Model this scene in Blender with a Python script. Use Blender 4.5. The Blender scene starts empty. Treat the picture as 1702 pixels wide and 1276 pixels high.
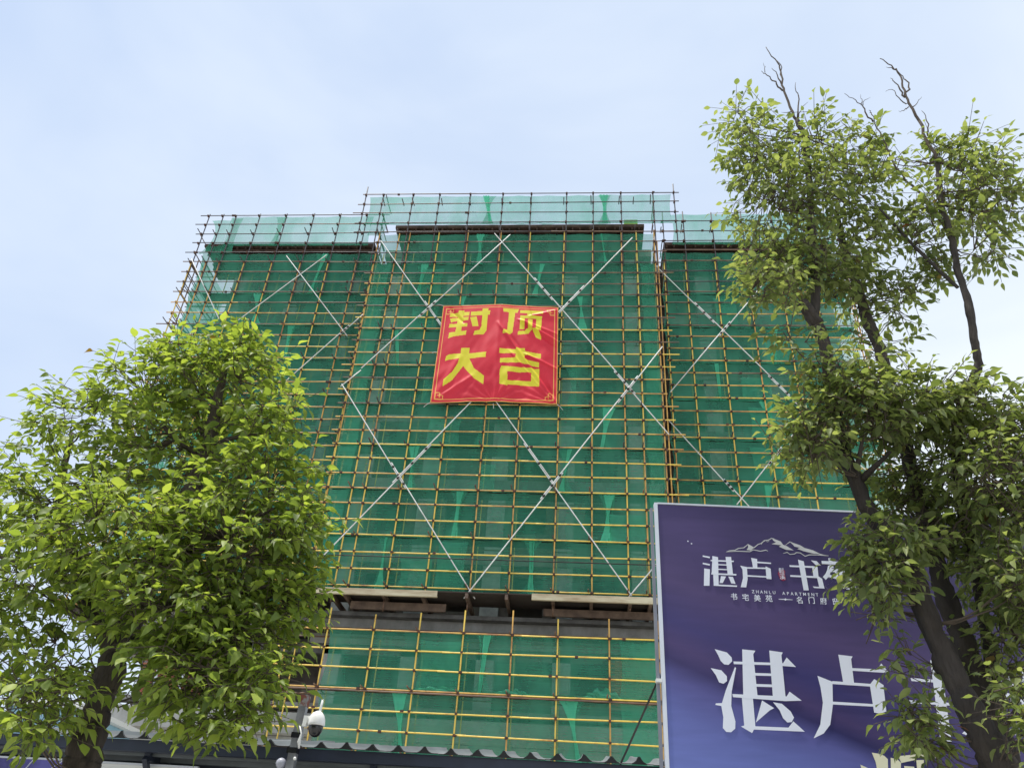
import bpy, bmesh, math, random
import numpy as np
from mathutils import Vector, Matrix, noise

sc = bpy.context.scene
COL = sc.collection
PI = math.pi
rnd = random.Random(7)

# ------------------------------------------------------------------ camera
F, CX, CY, EYE = 1350.0, 851.0, 638.0, 1.6
PITCH, ROLL, YAW = 0.59027, -0.07006, -0.10489
def cam_axes():
    p, r, y = PITCH, ROLL, YAW
    fwd = Vector((math.sin(y)*math.cos(p), math.cos(y)*math.cos(p), math.sin(p)))
    right = Vector((math.cos(y), -math.sin(y), 0))
    down = fwd.cross(right)
    r2 = right*math.cos(r) + down*math.sin(r)
    d2 = -right*math.sin(r) + down*math.cos(r)
    return r2, d2, fwd
RX, DN, FW = cam_axes()
cd = bpy.data.cameras.new("camera")
cam = bpy.data.objects.new("camera", cd)
COL.objects.link(cam)
M3 = Matrix((RX, -DN, -FW)).transposed()
cam.matrix_world = Matrix.Translation((0, 0, EYE)) @ M3.to_4x4()
cd.sensor_fit = 'HORIZONTAL'; cd.sensor_width = 36.0
cd.lens = 36.0*F/1702.0
cd.clip_start = 0.1; cd.clip_end = 3000
sc.camera = cam

# ------------------------------------------------------------------ world and sun
SUN_EL, SUN_AZ = math.radians(74), math.radians(252)      # azimuth of the sun, clockwise from +Y
w = bpy.data.worlds.new("World"); sc.world = w; w.use_nodes = True
nt = w.node_tree; N = nt.nodes; L = nt.links; N.clear()
out = N.new('ShaderNodeOutputWorld'); bg = N.new('ShaderNodeBackground')
sky = N.new('ShaderNodeTexSky'); sky.sky_type = 'NISHITA'; sky.sun_disc = False
sky.sun_elevation = SUN_EL; sky.sun_rotation = SUN_AZ
sky.dust_density = 1.0; sky.air_density = 1.0; sky.ozone_density = 1.5
tc = N.new('ShaderNodeTexCoord')
mp = N.new('ShaderNodeMapping'); mp.inputs['Scale'].default_value = (1.0, 1.0, 2.2)
nz = N.new('ShaderNodeTexNoise'); nz.inputs['Scale'].default_value = 1.5; nz.inputs['Detail'].default_value = 5; nz.inputs['Roughness'].default_value = 0.5
nz.inputs['Distortion'].default_value = 0.5
mr = N.new('ShaderNodeMapRange'); mr.inputs['From Min'].default_value = 0.30; mr.inputs['From Max'].default_value = 0.70
mr.inputs['To Min'].default_value = 0.02; mr.inputs['To Max'].default_value = 0.52; mr.interpolation_type = 'SMOOTHSTEP'
# cloud veil thickens towards the right of the view and the horizon
sep = N.new('ShaderNodeSeparateXYZ')
mx1 = N.new('ShaderNodeMapRange'); mx1.inputs['From Min'].default_value = -0.55; mx1.inputs['From Max'].default_value = 0.75
mx1.inputs['To Min'].default_value = -0.12; mx1.inputs['To Max'].default_value = 0.50
mz1 = N.new('ShaderNodeMapRange'); mz1.inputs['From Min'].default_value = 0.0; mz1.inputs['From Max'].default_value = 0.75
mz1.inputs['To Min'].default_value = 0.35; mz1.inputs['To Max'].default_value = 0.0
ad = N.new('ShaderNodeMath'); ad.operation = 'ADD'; ad2 = N.new('ShaderNodeMath'); ad2.operation = 'ADD'; ad2.use_clamp = True
sk = N.new('ShaderNodeVectorMath'); sk.operation = 'SCALE'; sk.inputs['Scale'].default_value = 1.0
veil = N.new('ShaderNodeMix'); veil.data_type = 'RGBA'; veil.inputs['Factor'].default_value = 0.8; veil.inputs['B'].default_value = (4.2, 5.15, 6.8, 1)
mix = N.new('ShaderNodeMix'); mix.data_type = 'RGBA'; mix.inputs['B'].default_value = (6.2, 6.7, 7.2, 1)
L.new(tc.outputs['Generated'], mp.inputs['Vector']); L.new(mp.outputs[0], nz.inputs['Vector'])
L.new(nz.outputs['Fac'], mr.inputs['Value']); L.new(tc.outputs['Generated'], sep.inputs[0])
L.new(sep.outputs['X'], mx1.inputs['Value']); L.new(sep.outputs['Z'], mz1.inputs['Value'])
L.new(mr.outputs[0], ad.inputs[0]); L.new(mx1.outputs[0], ad.inputs[1])
L.new(ad.outputs[0], ad2.inputs[0]); L.new(mz1.outputs[0], ad2.inputs[1])
L.new(sky.outputs[0], sk.inputs[0]); L.new(sk.outputs[0], veil.inputs['A']); L.new(veil.outputs['Result'], mix.inputs['A'])
L.new(ad2.outputs[0], mix.inputs['Factor']); L.new(mix.outputs['Result'], bg.inputs['Color'])
bg.inputs['Strength'].default_value = 0.12
L.new(bg.outputs[0], out.inputs[0])

sd = bpy.data.lights.new("sun", 'SUN'); sd.energy = 3.8; sd.angle = math.radians(2.0); sd.color = (1.0, 0.95, 0.86)
so = bpy.data.objects.new("sun", sd); COL.objects.link(so)
sv = Vector((math.sin(SUN_AZ)*math.cos(SUN_EL), math.cos(SUN_AZ)*math.cos(SUN_EL), math.sin(SUN_EL)))
so.rotation_euler = sv.to_track_quat('Z', 'Y').to_euler(); so.location = (0, 0, 60)
vs = sc.view_settings; vs.view_transform = 'Standard'; vs.look = 'None'; vs.exposure = 0.35; vs.gamma = 1.0; vs.use_curve_mapping = False
sc.cycles.transparent_max_bounces = 16

# ------------------------------------------------------------------ helpers
def bp(x, y, D, c=None, s=1.0):
    """point of the real plane Y = D seen in photo pixel x, y (c = crop origin, s = crop scale)"""
    if c: x, y = c[0]+x*s, c[1]+y*s
    d = RX*((x-CX)/F) + DN*((y-CY)/F) + FW
    return Vector((0, 0, EYE)) + d*(D/d.y)
def tag(o, label=None, cat=None, group=None, kind=None):
    if label: o['label'] = label
    if cat: o['category'] = cat
    if group: o['group'] = group
    if kind: o['kind'] = kind
    return o
def empty(name, loc=(0, 0, 0)):
    o = bpy.data.objects.new(name, None); COL.objects.link(o); o.location = loc; o.empty_display_size = 0.2
    o['_o'] = 1; del o['_o']
    return o
def link(o, parent=None):
    COL.objects.link(o)
    if parent is not None:
        o.parent = parent
        base = parent
        off = Vector((0, 0, 0))
        while base is not None:
            off += base.location if base.type == 'EMPTY' else Vector((0, 0, 0)); base = base.parent
        o.matrix_parent_inverse = Matrix.Translation(-off)
    return o
def mesh_obj(name, verts, faces, mat, parent=None, smooth=False):
    m = bpy.data.meshes.new(name); m.from_pydata([tuple(v) for v in verts], [], faces); m.update()
    if smooth: m.polygons.foreach_set('use_smooth', [True]*len(m.polygons))
    for q in (mat if isinstance(mat, (list, tuple)) else [mat]): m.materials.append(q)
    return link(bpy.data.objects.new(name, m), parent)
class MB:
    def __init__(s): s.v = []; s.f = []
    def box(s, x0, x1, y0, y1, z0, z1):
        b = len(s.v)
        s.v += [(x0,y0,z0),(x1,y0,z0),(x1,y1,z0),(x0,y1,z0),(x0,y0,z1),(x1,y0,z1),(x1,y1,z1),(x0,y1,z1)]
        s.f += [tuple(b+i for i in q) for q in ((0,3,2,1),(4,5,6,7),(0,1,5,4),(1,2,6,5),(2,3,7,6),(3,0,4,7))]
        return s
    def bar(s, p, q, wd, ht, up=(0,0,1)):
        p, q = Vector(p), Vector(q); d = (q-p).normalized(); u = Vector(up)
        a = d.cross(u)
        if a.length < 1e-4: a = d.cross(Vector((0,1,0)))
        a.normalize(); c = a.cross(d).normalized(); b = len(s.v)
        for e in (p, q):
            for i, j in ((-1,-1),(1,-1),(1,1),(-1,1)): s.v.append(tuple(e + a*(i*wd/2) + c*(j*ht/2)))
        s.f += [tuple(b+i for i in k) for k in ((0,1,2,3),(7,6,5,4),(0,4,5,1),(1,5,6,2),(2,6,7,3),(3,7,4,0))]
        return s
    def tube(s, pts, rs, n=8, cap=True, rough=0.0):
        pts = [Vector(p) for p in pts]
        if not isinstance(rs, (list, tuple)): rs = [rs]*len(pts)
        b = len(s.v); ref = Vector((0.31, 0.85, 0.42)).normalized()
        for i, p in enumerate(pts):
            d = (pts[min(i+1, len(pts)-1)] - pts[max(i-1, 0)]).normalized()
            a = d.cross(ref)
            if a.length < 0.1: a = d.cross(Vector((1,0,0)))
            a.normalize(); c = d.cross(a)
            for k in range(n):
                t = 2*PI*k/n; q = a*math.cos(t)+c*math.sin(t)
                s.v.append(tuple(p + q*(rs[i]*(1+(rough*(noise.noise(Vector((p.x*9+q.x*1.8, p.y*9+q.y*1.8, p.z*5)))+.7*noise.noise(Vector((p.x*20+q.x*5, p.y*20+q.y*5, p.z*8)))) if rough else 0)))))
        for i in range(len(pts)-1):
            for k in range(n):
                k2 = (k+1) % n; s.f.append((b+i*n+k, b+i*n+k2, b+(i+1)*n+k2, b+(i+1)*n+k))
        if cap:
            s.f.append(tuple(b+k for k in range(n))[::-1]); s.f.append(tuple(b+(len(pts)-1)*n+k for k in range(n)))
        return s
    def lathe(s, c, prof, n=24):
        b = len(s.v); c = Vector(c)
        for r, z in prof:
            for k in range(n): s.v.append((c.x+r*math.cos(2*PI*k/n), c.y+r*math.sin(2*PI*k/n), c.z+z))
        for i in range(len(prof)-1):
            for k in range(n):
                k2 = (k+1) % n; s.f.append((b+i*n+k, b+i*n+k2, b+(i+1)*n+k2, b+(i+1)*n+k))
        s.f.append(tuple(b+k for k in range(n))[::-1]); s.f.append(tuple(b+(len(prof)-1)*n+k for k in range(n)))
        return s
    def build(s, name, mat, parent=None, smooth=False): return mesh_obj(name, s.v, s.f, mat, parent, smooth)

# ------------------------------------------------------------------ materials
def mat(name, col, rough=0.8, metal=0.0, var=0.25, scale=3.0, col2=None, bump=0.0, bscale=None, stretch=(1,1,1), spec=0.4, lo=0.35, hi=0.65):
    m = bpy.data.materials.new(name); m.use_nodes = True; t = m.node_tree; n = t.nodes; b = n['Principled BSDF']
    b.inputs['Roughness'].default_value = rough; b.inputs['Metallic'].default_value = metal
    b.inputs['Specular IOR Level'].default_value = spec
    g = n.new('ShaderNodeNewGeometry'); mpn = n.new('ShaderNodeMapping'); mpn.inputs['Scale'].default_value = stretch
    ns = n.new('ShaderNodeTexNoise'); ns.inputs['Scale'].default_value = scale; ns.inputs['Detail'].default_value = 6; ns.inputs['Roughness'].default_value = 0.65
    r = n.new('ShaderNodeValToRGB'); c2 = col2 or tuple(c*(1-var) for c in col)
    r.color_ramp.elements[0].position = lo; r.color_ramp.elements[1].position = hi
    r.color_ramp.elements[0].color = (*c2, 1); r.color_ramp.elements[1].color = (*col, 1)
    t.links.new(g.outputs['Position'], mpn.inputs[0]); t.links.new(mpn.outputs[0], ns.inputs['Vector'])
    t.links.new(ns.outputs['Fac'], r.inputs[0]); t.links.new(r.outputs[0], b.inputs['Base Color'])
    if bump:
        bn = n.new('ShaderNodeTexNoise'); bn.inputs['Scale'].default_value = bscale or scale*4; bn.inputs['Detail'].default_value = 4
        bb = n.new('ShaderNodeBump'); bb.inputs['Strength'].default_value = bump; bb.inputs['Distance'].default_value = 0.03
        t.links.new(mpn.outputs[0], bn.inputs['Vector']); t.links.new(bn.outputs['Fac'], bb.inputs['Height']); t.links.new(bb.outputs[0], b.inputs['Normal'])
    return m
M = {}
M['ground'] = mat('ground', (0.42,0.41,0.38), 0.9, scale=0.6, bump=0.3)
M['concrete'] = mat('concrete', (0.30,0.29,0.27), 0.9, col2=(0.17,0.165,0.15), scale=1.4, bump=0.3, stretch=(1,1,0.5))
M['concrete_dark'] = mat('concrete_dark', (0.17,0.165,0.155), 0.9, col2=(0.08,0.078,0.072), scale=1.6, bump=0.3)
M['column'] = mat('column', (0.46,0.46,0.44), 0.9, col2=(0.30,0.30,0.29), scale=2.5, bump=0.2)
M['plaster'] = mat('plaster', (0.50,0.49,0.46), 0.9, col2=(0.34,0.33,0.30), scale=1.2, bump=0.2)
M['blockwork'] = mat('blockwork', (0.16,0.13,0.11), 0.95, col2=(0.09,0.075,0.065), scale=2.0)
M['brick'] = mat('brick', (0.42,0.15,0.09), 0.9, col2=(0.30,0.10,0.065), scale=2.5, bump=0.3)
M['brick_pale'] = mat('brick_pale', (0.52,0.27,0.18), 0.9, col2=(0.40,0.2,0.13), scale=2.5, bump=0.3)
M['mortar'] = mat('mortar', (0.30,0.28,0.25), 0.95, scale=4)
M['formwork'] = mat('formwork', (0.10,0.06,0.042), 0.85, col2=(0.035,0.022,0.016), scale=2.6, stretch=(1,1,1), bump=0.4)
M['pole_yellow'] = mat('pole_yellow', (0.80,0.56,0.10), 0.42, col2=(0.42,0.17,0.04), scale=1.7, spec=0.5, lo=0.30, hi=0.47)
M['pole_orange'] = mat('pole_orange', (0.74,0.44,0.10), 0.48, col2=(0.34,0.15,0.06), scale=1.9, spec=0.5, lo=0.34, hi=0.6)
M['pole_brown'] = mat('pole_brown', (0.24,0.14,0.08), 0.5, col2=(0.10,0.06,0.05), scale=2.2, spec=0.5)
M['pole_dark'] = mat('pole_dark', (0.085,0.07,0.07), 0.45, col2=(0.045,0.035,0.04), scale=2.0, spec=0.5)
M['pole_white'] = mat('pole_white', (0.74,0.74,0.71), 0.4, col2=(0.42,0.38,0.34), scale=1.5, spec=0.5, lo=0.25, hi=0.5)
M['coupler'] = mat('coupler', (0.12,0.045,0.03), 0.7, col2=(0.045,0.025,0.02), scale=9)
M['black_clamp'] = mat('black_clamp', (0.02,0.02,0.02), 0.6, scale=9)
M['steel_pale'] = mat('steel_pale', (0.56,0.50,0.34), 0.55, col2=(0.34,0.25,0.15), scale=2.0, stretch=(0.5,1,3), lo=0.3, hi=0.6)
M['steel_rust'] = mat('steel_rust', (0.19,0.13,0.09), 0.7, col2=(0.09,0.06,0.045), scale=3)
M['board'] = mat('board', (0.055,0.042,0.033), 0.9, scale=3)
M['roof_metal'] = mat('roof_metal', (0.30,0.32,0.34), 0.42, metal=0.3, scale=2.5, col2=(0.20,0.21,0.225), stretch=(1,0.3,1))
M['navy_steel'] = mat('navy_steel', (0.028,0.036,0.06), 0.45, scale=3, var=0.3)
M['grey_steel'] = mat('grey_steel', (0.17,0.19,0.20), 0.45, metal=0.3, scale=3)
M['slate_wall'] = mat('slate_wall', (0.048,0.056,0.075), 0.6, scale=1.0, var=0.2)
M['pole_galv'] = mat('pole_galv', (0.30,0.31,0.33), 0.45, metal=0.5, scale=6, col2=(0.17,0.17,0.18))
M['white_plastic'] = mat('white_plastic', (0.82,0.82,0.80), 0.3, var=0.05)
M['black_plastic'] = mat('black_plastic', (0.012,0.012,0.014), 0.15, spec=0.7)
M['globe'] = mat('globe', (0.42,0.43,0.50), 0.25, var=0.1)
M['frame_white'] = mat('frame_white', (0.72,0.76,0.84), 0.35, var=0.1, scale=1.5)
M['frame_grey'] = mat('frame_grey', (0.22,0.23,0.27), 0.4, var=0.2)
M['letter_white'] = mat('letter_white', (0.80,0.83,0.93), 0.45, var=0.03)
M['letter_cream'] = mat('letter_cream', (0.74,0.72,0.52), 0.45, var=0.05)
M['snow_print'] = mat('snow_print', (0.66,0.66,0.66), 0.45, var=0.15, scale=6)
M['seal_red'] = mat('seal_red', (0.33,0.03,0.09), 0.5, var=0.2, scale=20)
M['cyan_tarp'] = mat('cyan_tarp', (0.33,0.55,0.68), 0.7, var=0.2, scale=2)
M['white_wall'] = mat('white_wall', (0.78,0.78,0.76), 0.8, var=0.1, scale=0.3)
M['bark'] = mat('bark', (0.085,0.068,0.052), 0.95, col2=(0.028,0.022,0.018), scale=7, bump=1.0, bscale=26, stretch=(1,1,0.22))
M['bark_grey'] = mat('bark_grey', (0.070,0.058,0.050), 0.95, col2=(0.022,0.018,0.016), scale=6, bump=1.0, bscale=22, stretch=(1,1,0.25))
M['twig'] = mat('twig', (0.11,0.085,0.065), 0.9, scale=9)

def net_material(nm='green_net', oa=0.46, ob=0.54, gain=1.0):
    m = bpy.data.materials.new(nm); m.use_nodes = True; t = m.node_tree; n = t.nodes; n.clear()
    o = n.new('ShaderNodeOutputMaterial'); mx = n.new('ShaderNodeMixShader'); tr = n.new('ShaderNodeBsdfTransparent')
    df = n.new('ShaderNodeBsdfDiffuse'); tl = n.new('ShaderNodeBsdfTranslucent'); m2 = n.new('ShaderNodeMixShader'); gl = n.new('ShaderNodeBsdfGlossy')
    m3 = n.new('ShaderNodeMixShader'); m3.inputs[0].default_value = 0.03; gl.inputs['Roughness'].default_value = 0.42
    m2.inputs[0].default_value = 0.5
    g = n.new('ShaderNodeNewGeometry')
    mp_ = n.new('ShaderNodeMapping'); mp_.inputs['Scale'].default_value = (0.4, 0.4, 24)
    ns = n.new('ShaderNodeTexNoise'); ns.inputs['Scale'].default_value = 1.3; ns.inputs['Detail'].default_value = 3
    r = n.new('ShaderNodeMapRange'); r.inputs['From Min'].default_value = 0.3; r.inputs['From Max'].default_value = 0.7; r.inputs['To Min'].default_value = oa; r.inputs['To Max'].default_value = ob
    big = n.new('ShaderNodeTexNoise'); big.inputs['Scale'].default_value = 0.35; big.inputs['Detail'].default_value = 3
    cr = n.new('ShaderNodeValToRGB'); cr.color_ramp.elements[0].position = 0.3; cr.color_ramp.elements[1].position = 0.7
    cr.color_ramp.elements[0].color = (0.080*gain, 0.46*gain, 0.275*gain, 1); cr.color_ramp.elements[1].color = (0.115*gain, 0.57*gain, 0.36*gain, 1)
    k = t.links.new
    k(g.outputs['Position'], mp_.inputs[0]); k(mp_.outputs[0], ns.inputs['Vector']); k(ns.outputs['Fac'], r.inputs['Value'])
    k(g.outputs['Position'], big.inputs['Vector']); k(big.outputs['Fac'], cr.inputs[0])
    for q in (df, tl, gl): k(cr.outputs[0], q.inputs['Color'])
    gl.inputs['Color'].default_value = (0.5,0.9,0.75,1)
    for lk in list(gl.inputs['Color'].links): t.links.remove(lk)
    k(df.outputs[0], m2.inputs[1]); k(tl.outputs[0], m2.inputs[2]); k(m2.outputs[0], m3.inputs[1]); k(gl.outputs[0], m3.inputs[2])
    pn = n.new('ShaderNodeTexNoise'); pn.inputs['Scale'].default_value = 1.0; pn.inputs['Detail'].default_value = 3
    pm = n.new('ShaderNodeMapping'); pm.inputs['Scale'].default_value = (1.1, 1.1, 0.45); k(g.outputs['Position'], pm.inputs[0]); k(pm.outputs[0], pn.inputs['Vector'])
    pr = n.new('ShaderNodeMapRange'); pr.inputs['From Min'].default_value = 0.38; pr.inputs['From Max'].default_value = 0.68; pr.inputs['To Min'].default_value = -0.05; pr.inputs['To Max'].default_value = 0.14; k(pn.outputs['Fac'], pr.inputs['Value'])
    pa = n.new('ShaderNodeMath'); pa.operation = 'ADD'; pa.use_clamp = True; k(r.outputs[0], pa.inputs[0]); k(pr.outputs[0], pa.inputs[1])
    k(pa.outputs[0], mx.inputs[0]); k(tr.outputs[0], mx.inputs[1]); k(m3.outputs[0], mx.inputs[2]); k(mx.outputs[0], o.inputs[0])
    return m
M['net'] = net_material()
M['net_dense'] = net_material('green_net_gathered', 0.76, 0.90, 1.45)

def cloth_material(name, col, col2):
    m = mat(name, col, 0.5, col2=col2, scale=1.2, spec=0.3); b = m.node_tree.nodes['Principled BSDF']
    return m
M['banner_red'] = cloth_material('banner_red', (0.66,0.028,0.048), (0.56,0.020,0.038))
M['banner_yellow'] = cloth_material('banner_yellow', (0.74,0.65,0.04), (0.66,0.57,0.03))
M['banner_gold'] = cloth_material('banner_gold', (0.85,0.42,0.10), (0.75,0.33,0.08))

def leaf_material(name, obj_random, a, b, c):
    m = bpy.data.materials.new(name); m.use_nodes = True; t = m.node_tree; n = t.nodes; pr = n['Principled BSDF']; o = n['Material Output']
    pr.inputs['Roughness'].default_value = 0.5; pr.inputs['Specular IOR Level'].default_value = 0.35
    if obj_random:
        src = n.new('ShaderNodeObjectInfo').outputs['Random']
    else:
        at = n.new('ShaderNodeAttribute'); at.attribute_name = 'tint'; src = at.outputs['Fac']
    r = n.new('ShaderNodeValToRGB'); e = r.color_ramp.elements; e[0].color = (*a,1); e[1].color = (*c,1); e[1].position = 0.97
    k = r.color_ramp.elements.new(0.5); k.color = (*b,1)
    q = r.color_ramp.elements.new(0.9985); q.color = (*c,1); q2 = r.color_ramp.elements.new(0.999); q2.color = (0.14,0.05,0.02,1)
    tl = n.new('ShaderNodeBsdfTranslucent'); mx = n.new('ShaderNodeMixShader'); mx.inputs[0].default_value = 0.48
    br = n.new('ShaderNodeMixRGB'); br.blend_type = 'MULTIPLY'; br.inputs[0].default_value = 1; br.inputs[2].default_value = (1.9,1.9,0.9,1)
    t.links.new(src, r.inputs[0]); t.links.new(r.outputs[0], pr.inputs['Base Color'])
    t.links.new(r.outputs[0], br.inputs[1]); t.links.new(br.outputs[0], tl.inputs['Color'])
    t.links.new(pr.outputs[0], mx.inputs[1]); t.links.new(tl.outputs[0], mx.inputs[2]); t.links.new(mx.outputs[0], o.inputs['Surface'])
    return m
LEAF_L = [leaf_material('leaf_bright'+s, f, (0.11,0.155,0.040), (0.185,0.250,0.052), (0.31,0.375,0.085)) for s, f in (('',True),('_mass',False))]
LEAF_R = [leaf_material('leaf_olive'+s, f, (0.105,0.14,0.055), (0.165,0.205,0.078), (0.25,0.285,0.12)) for s, f in (('',True),('_mass',False))]

# ------------------------------------------------------------------ setting
g = mesh_obj('ground', [(-900,-300,0),(900,-300,0),(900,1500,0),(-900,1500,0)], [(0,1,2,3)], M['ground']); tag(g, kind='structure')

# ------------------------------------------------------------------ building
YC, YW, YP = 25.8, 27.0, 25.4       # outer scaffold planes: centre, wings, podium
BC, BWG = 27.5, 28.6                # facade planes of centre and wings
bld = empty('apartment_building', (-3, 30, 0))
tag(bld, 'unfinished concrete apartment building wrapped in green net and scaffolding, columns showing through', 'building')
floors = [9.75, 12.7, 15.65, 18.6, 21.55, 24.5, 27.45]
def storeys(x0, x1, yf, cols):
    for z in floors:
        MB().box(x0, x1, yf-0.12, yf+5.5, z-0.42, z).build('floor_slab', M['concrete'], bld)
    for i, z in enumerate(floors[:-1]):
        top = floors[i+1]-0.42
        for c in cols:
            MB().box(c-0.32, c+0.32, yf-0.05, yf+0.5, z+.001, top-.001).build('column', M['column'], bld)
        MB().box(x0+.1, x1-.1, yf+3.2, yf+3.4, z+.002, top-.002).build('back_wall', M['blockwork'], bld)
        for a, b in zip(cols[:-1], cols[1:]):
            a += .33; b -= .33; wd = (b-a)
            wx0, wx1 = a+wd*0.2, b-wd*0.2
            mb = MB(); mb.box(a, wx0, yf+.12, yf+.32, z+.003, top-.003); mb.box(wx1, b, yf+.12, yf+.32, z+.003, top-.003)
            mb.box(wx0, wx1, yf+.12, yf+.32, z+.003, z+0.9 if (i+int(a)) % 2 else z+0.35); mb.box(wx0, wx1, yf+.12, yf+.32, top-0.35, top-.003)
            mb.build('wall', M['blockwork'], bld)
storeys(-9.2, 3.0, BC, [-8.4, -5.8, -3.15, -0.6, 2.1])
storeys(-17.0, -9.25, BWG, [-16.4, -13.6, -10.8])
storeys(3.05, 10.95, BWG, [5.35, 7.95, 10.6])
# podium: beams, slabs, columns in the open gap
MB().box(-15.8, 3.4, 26.65, 27.45, 9.58, 9.98).build('edge_beam', M['concrete'], bld)
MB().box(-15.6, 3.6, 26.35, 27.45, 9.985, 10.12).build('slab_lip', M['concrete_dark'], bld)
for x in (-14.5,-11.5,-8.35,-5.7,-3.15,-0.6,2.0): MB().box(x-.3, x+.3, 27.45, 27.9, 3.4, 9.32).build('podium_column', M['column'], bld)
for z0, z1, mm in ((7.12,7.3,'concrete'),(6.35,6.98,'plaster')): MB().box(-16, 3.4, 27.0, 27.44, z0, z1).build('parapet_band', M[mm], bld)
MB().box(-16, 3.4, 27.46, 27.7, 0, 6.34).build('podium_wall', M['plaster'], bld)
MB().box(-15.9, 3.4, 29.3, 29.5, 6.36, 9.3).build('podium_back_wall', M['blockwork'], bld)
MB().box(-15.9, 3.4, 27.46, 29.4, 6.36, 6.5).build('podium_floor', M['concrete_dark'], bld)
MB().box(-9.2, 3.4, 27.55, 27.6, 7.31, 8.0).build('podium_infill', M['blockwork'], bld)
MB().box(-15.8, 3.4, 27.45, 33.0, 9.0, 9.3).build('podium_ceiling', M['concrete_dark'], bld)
# little stack of material on the roof
MB().box(1.75, 2.35, 26.3, 26.8, 27.7, 28.25).build('roof_crate', mat('roof_crate', (0.40,0.55,0.12), 0.7), bld)
# brick walls of the podium, brick by brick
def brickwall(x0, x1, z0, z1, y, m, limit=300):
    MB().box(x0, x1, y+0.02, y+0.14, z0, z1).build('mortar_bed', M['mortar'], bld)
    me = None; n = 0; z = z0+.035; row = 0
    while z < z1-.03:
        x = x0+(0.125 if row % 2 else 0)
        while x < x1-.1 and n < limit:
            if me is None:
                b = MB().box(-.117,.117,-.03,.03,-.028,.028); o = b.build('brick', m, bld); me = o.data
            else:
                o = bpy.data.objects.new('brick', me); link(o, bld)
            o.location = (x+.12, y+rnd.uniform(-.006,.006), z); x += .25; n += 1
        z += .068; row += 1
brickwall(-14.6, -12.3, 7.31, 8.6, 27.0, M['brick'], 165)
brickwall(1.0, 2.35, 7.5, 9.0, 26.9, M['brick_pale'], 130)
for x in (-14.0,-13.1): MB().box(x-.04, x+.04, 26.9, 26.96, 7.3, 8.6).build('window_jamb', M['frame_white'], bld)
# eave slabs with rough timber formwork, seen from below
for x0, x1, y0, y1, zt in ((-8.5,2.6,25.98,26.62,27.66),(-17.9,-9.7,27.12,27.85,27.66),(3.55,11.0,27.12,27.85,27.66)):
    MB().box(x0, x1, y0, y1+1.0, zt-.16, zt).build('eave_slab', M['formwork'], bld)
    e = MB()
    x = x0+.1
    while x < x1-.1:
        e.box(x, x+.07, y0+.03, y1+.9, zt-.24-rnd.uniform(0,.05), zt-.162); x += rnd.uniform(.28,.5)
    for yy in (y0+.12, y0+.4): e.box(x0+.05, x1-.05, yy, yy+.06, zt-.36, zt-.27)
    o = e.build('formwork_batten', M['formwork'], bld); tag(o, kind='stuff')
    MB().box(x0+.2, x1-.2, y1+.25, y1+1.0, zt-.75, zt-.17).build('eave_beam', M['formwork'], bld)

# ------------------------------------------------------------------ scaffolds
UT = {}
def unit_tube(m, r):
    key = (m.name, r)
    if key not in UT:
        mb = MB().tube([(0,0,0),(0,0,1)], r, 8); me = bpy.data.meshes.new('tube'); me.from_pydata(mb.v, [], mb.f); me.materials.append(m)
        me.polygons.foreach_set('use_smooth', [len(p.vertices) == 4 for p in me.polygons]); UT[key] = me
    return UT[key]
def tube(name, p, q, r, m, parent):
    p, q = Vector(p), Vector(q); d = q-p
    o = bpy.data.objects.new(name, unit_tube(m, r)); link(o, parent)
    o.rotation_mode = 'QUATERNION'; o.location = p; o.rotation_quaternion = d.to_track_quat('Z', 'Y'); o.scale = (1, 1, d.length)
    return o
R0 = 0.026
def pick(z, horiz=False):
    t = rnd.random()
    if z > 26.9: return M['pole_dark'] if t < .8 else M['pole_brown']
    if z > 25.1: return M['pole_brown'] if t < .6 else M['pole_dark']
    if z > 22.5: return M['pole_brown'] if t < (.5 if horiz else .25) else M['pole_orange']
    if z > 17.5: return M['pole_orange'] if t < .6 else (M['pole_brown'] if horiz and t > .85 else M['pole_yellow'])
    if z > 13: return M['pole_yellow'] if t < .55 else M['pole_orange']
    return M['pole_yellow'] if t < .85 else M['pole_orange']
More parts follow.
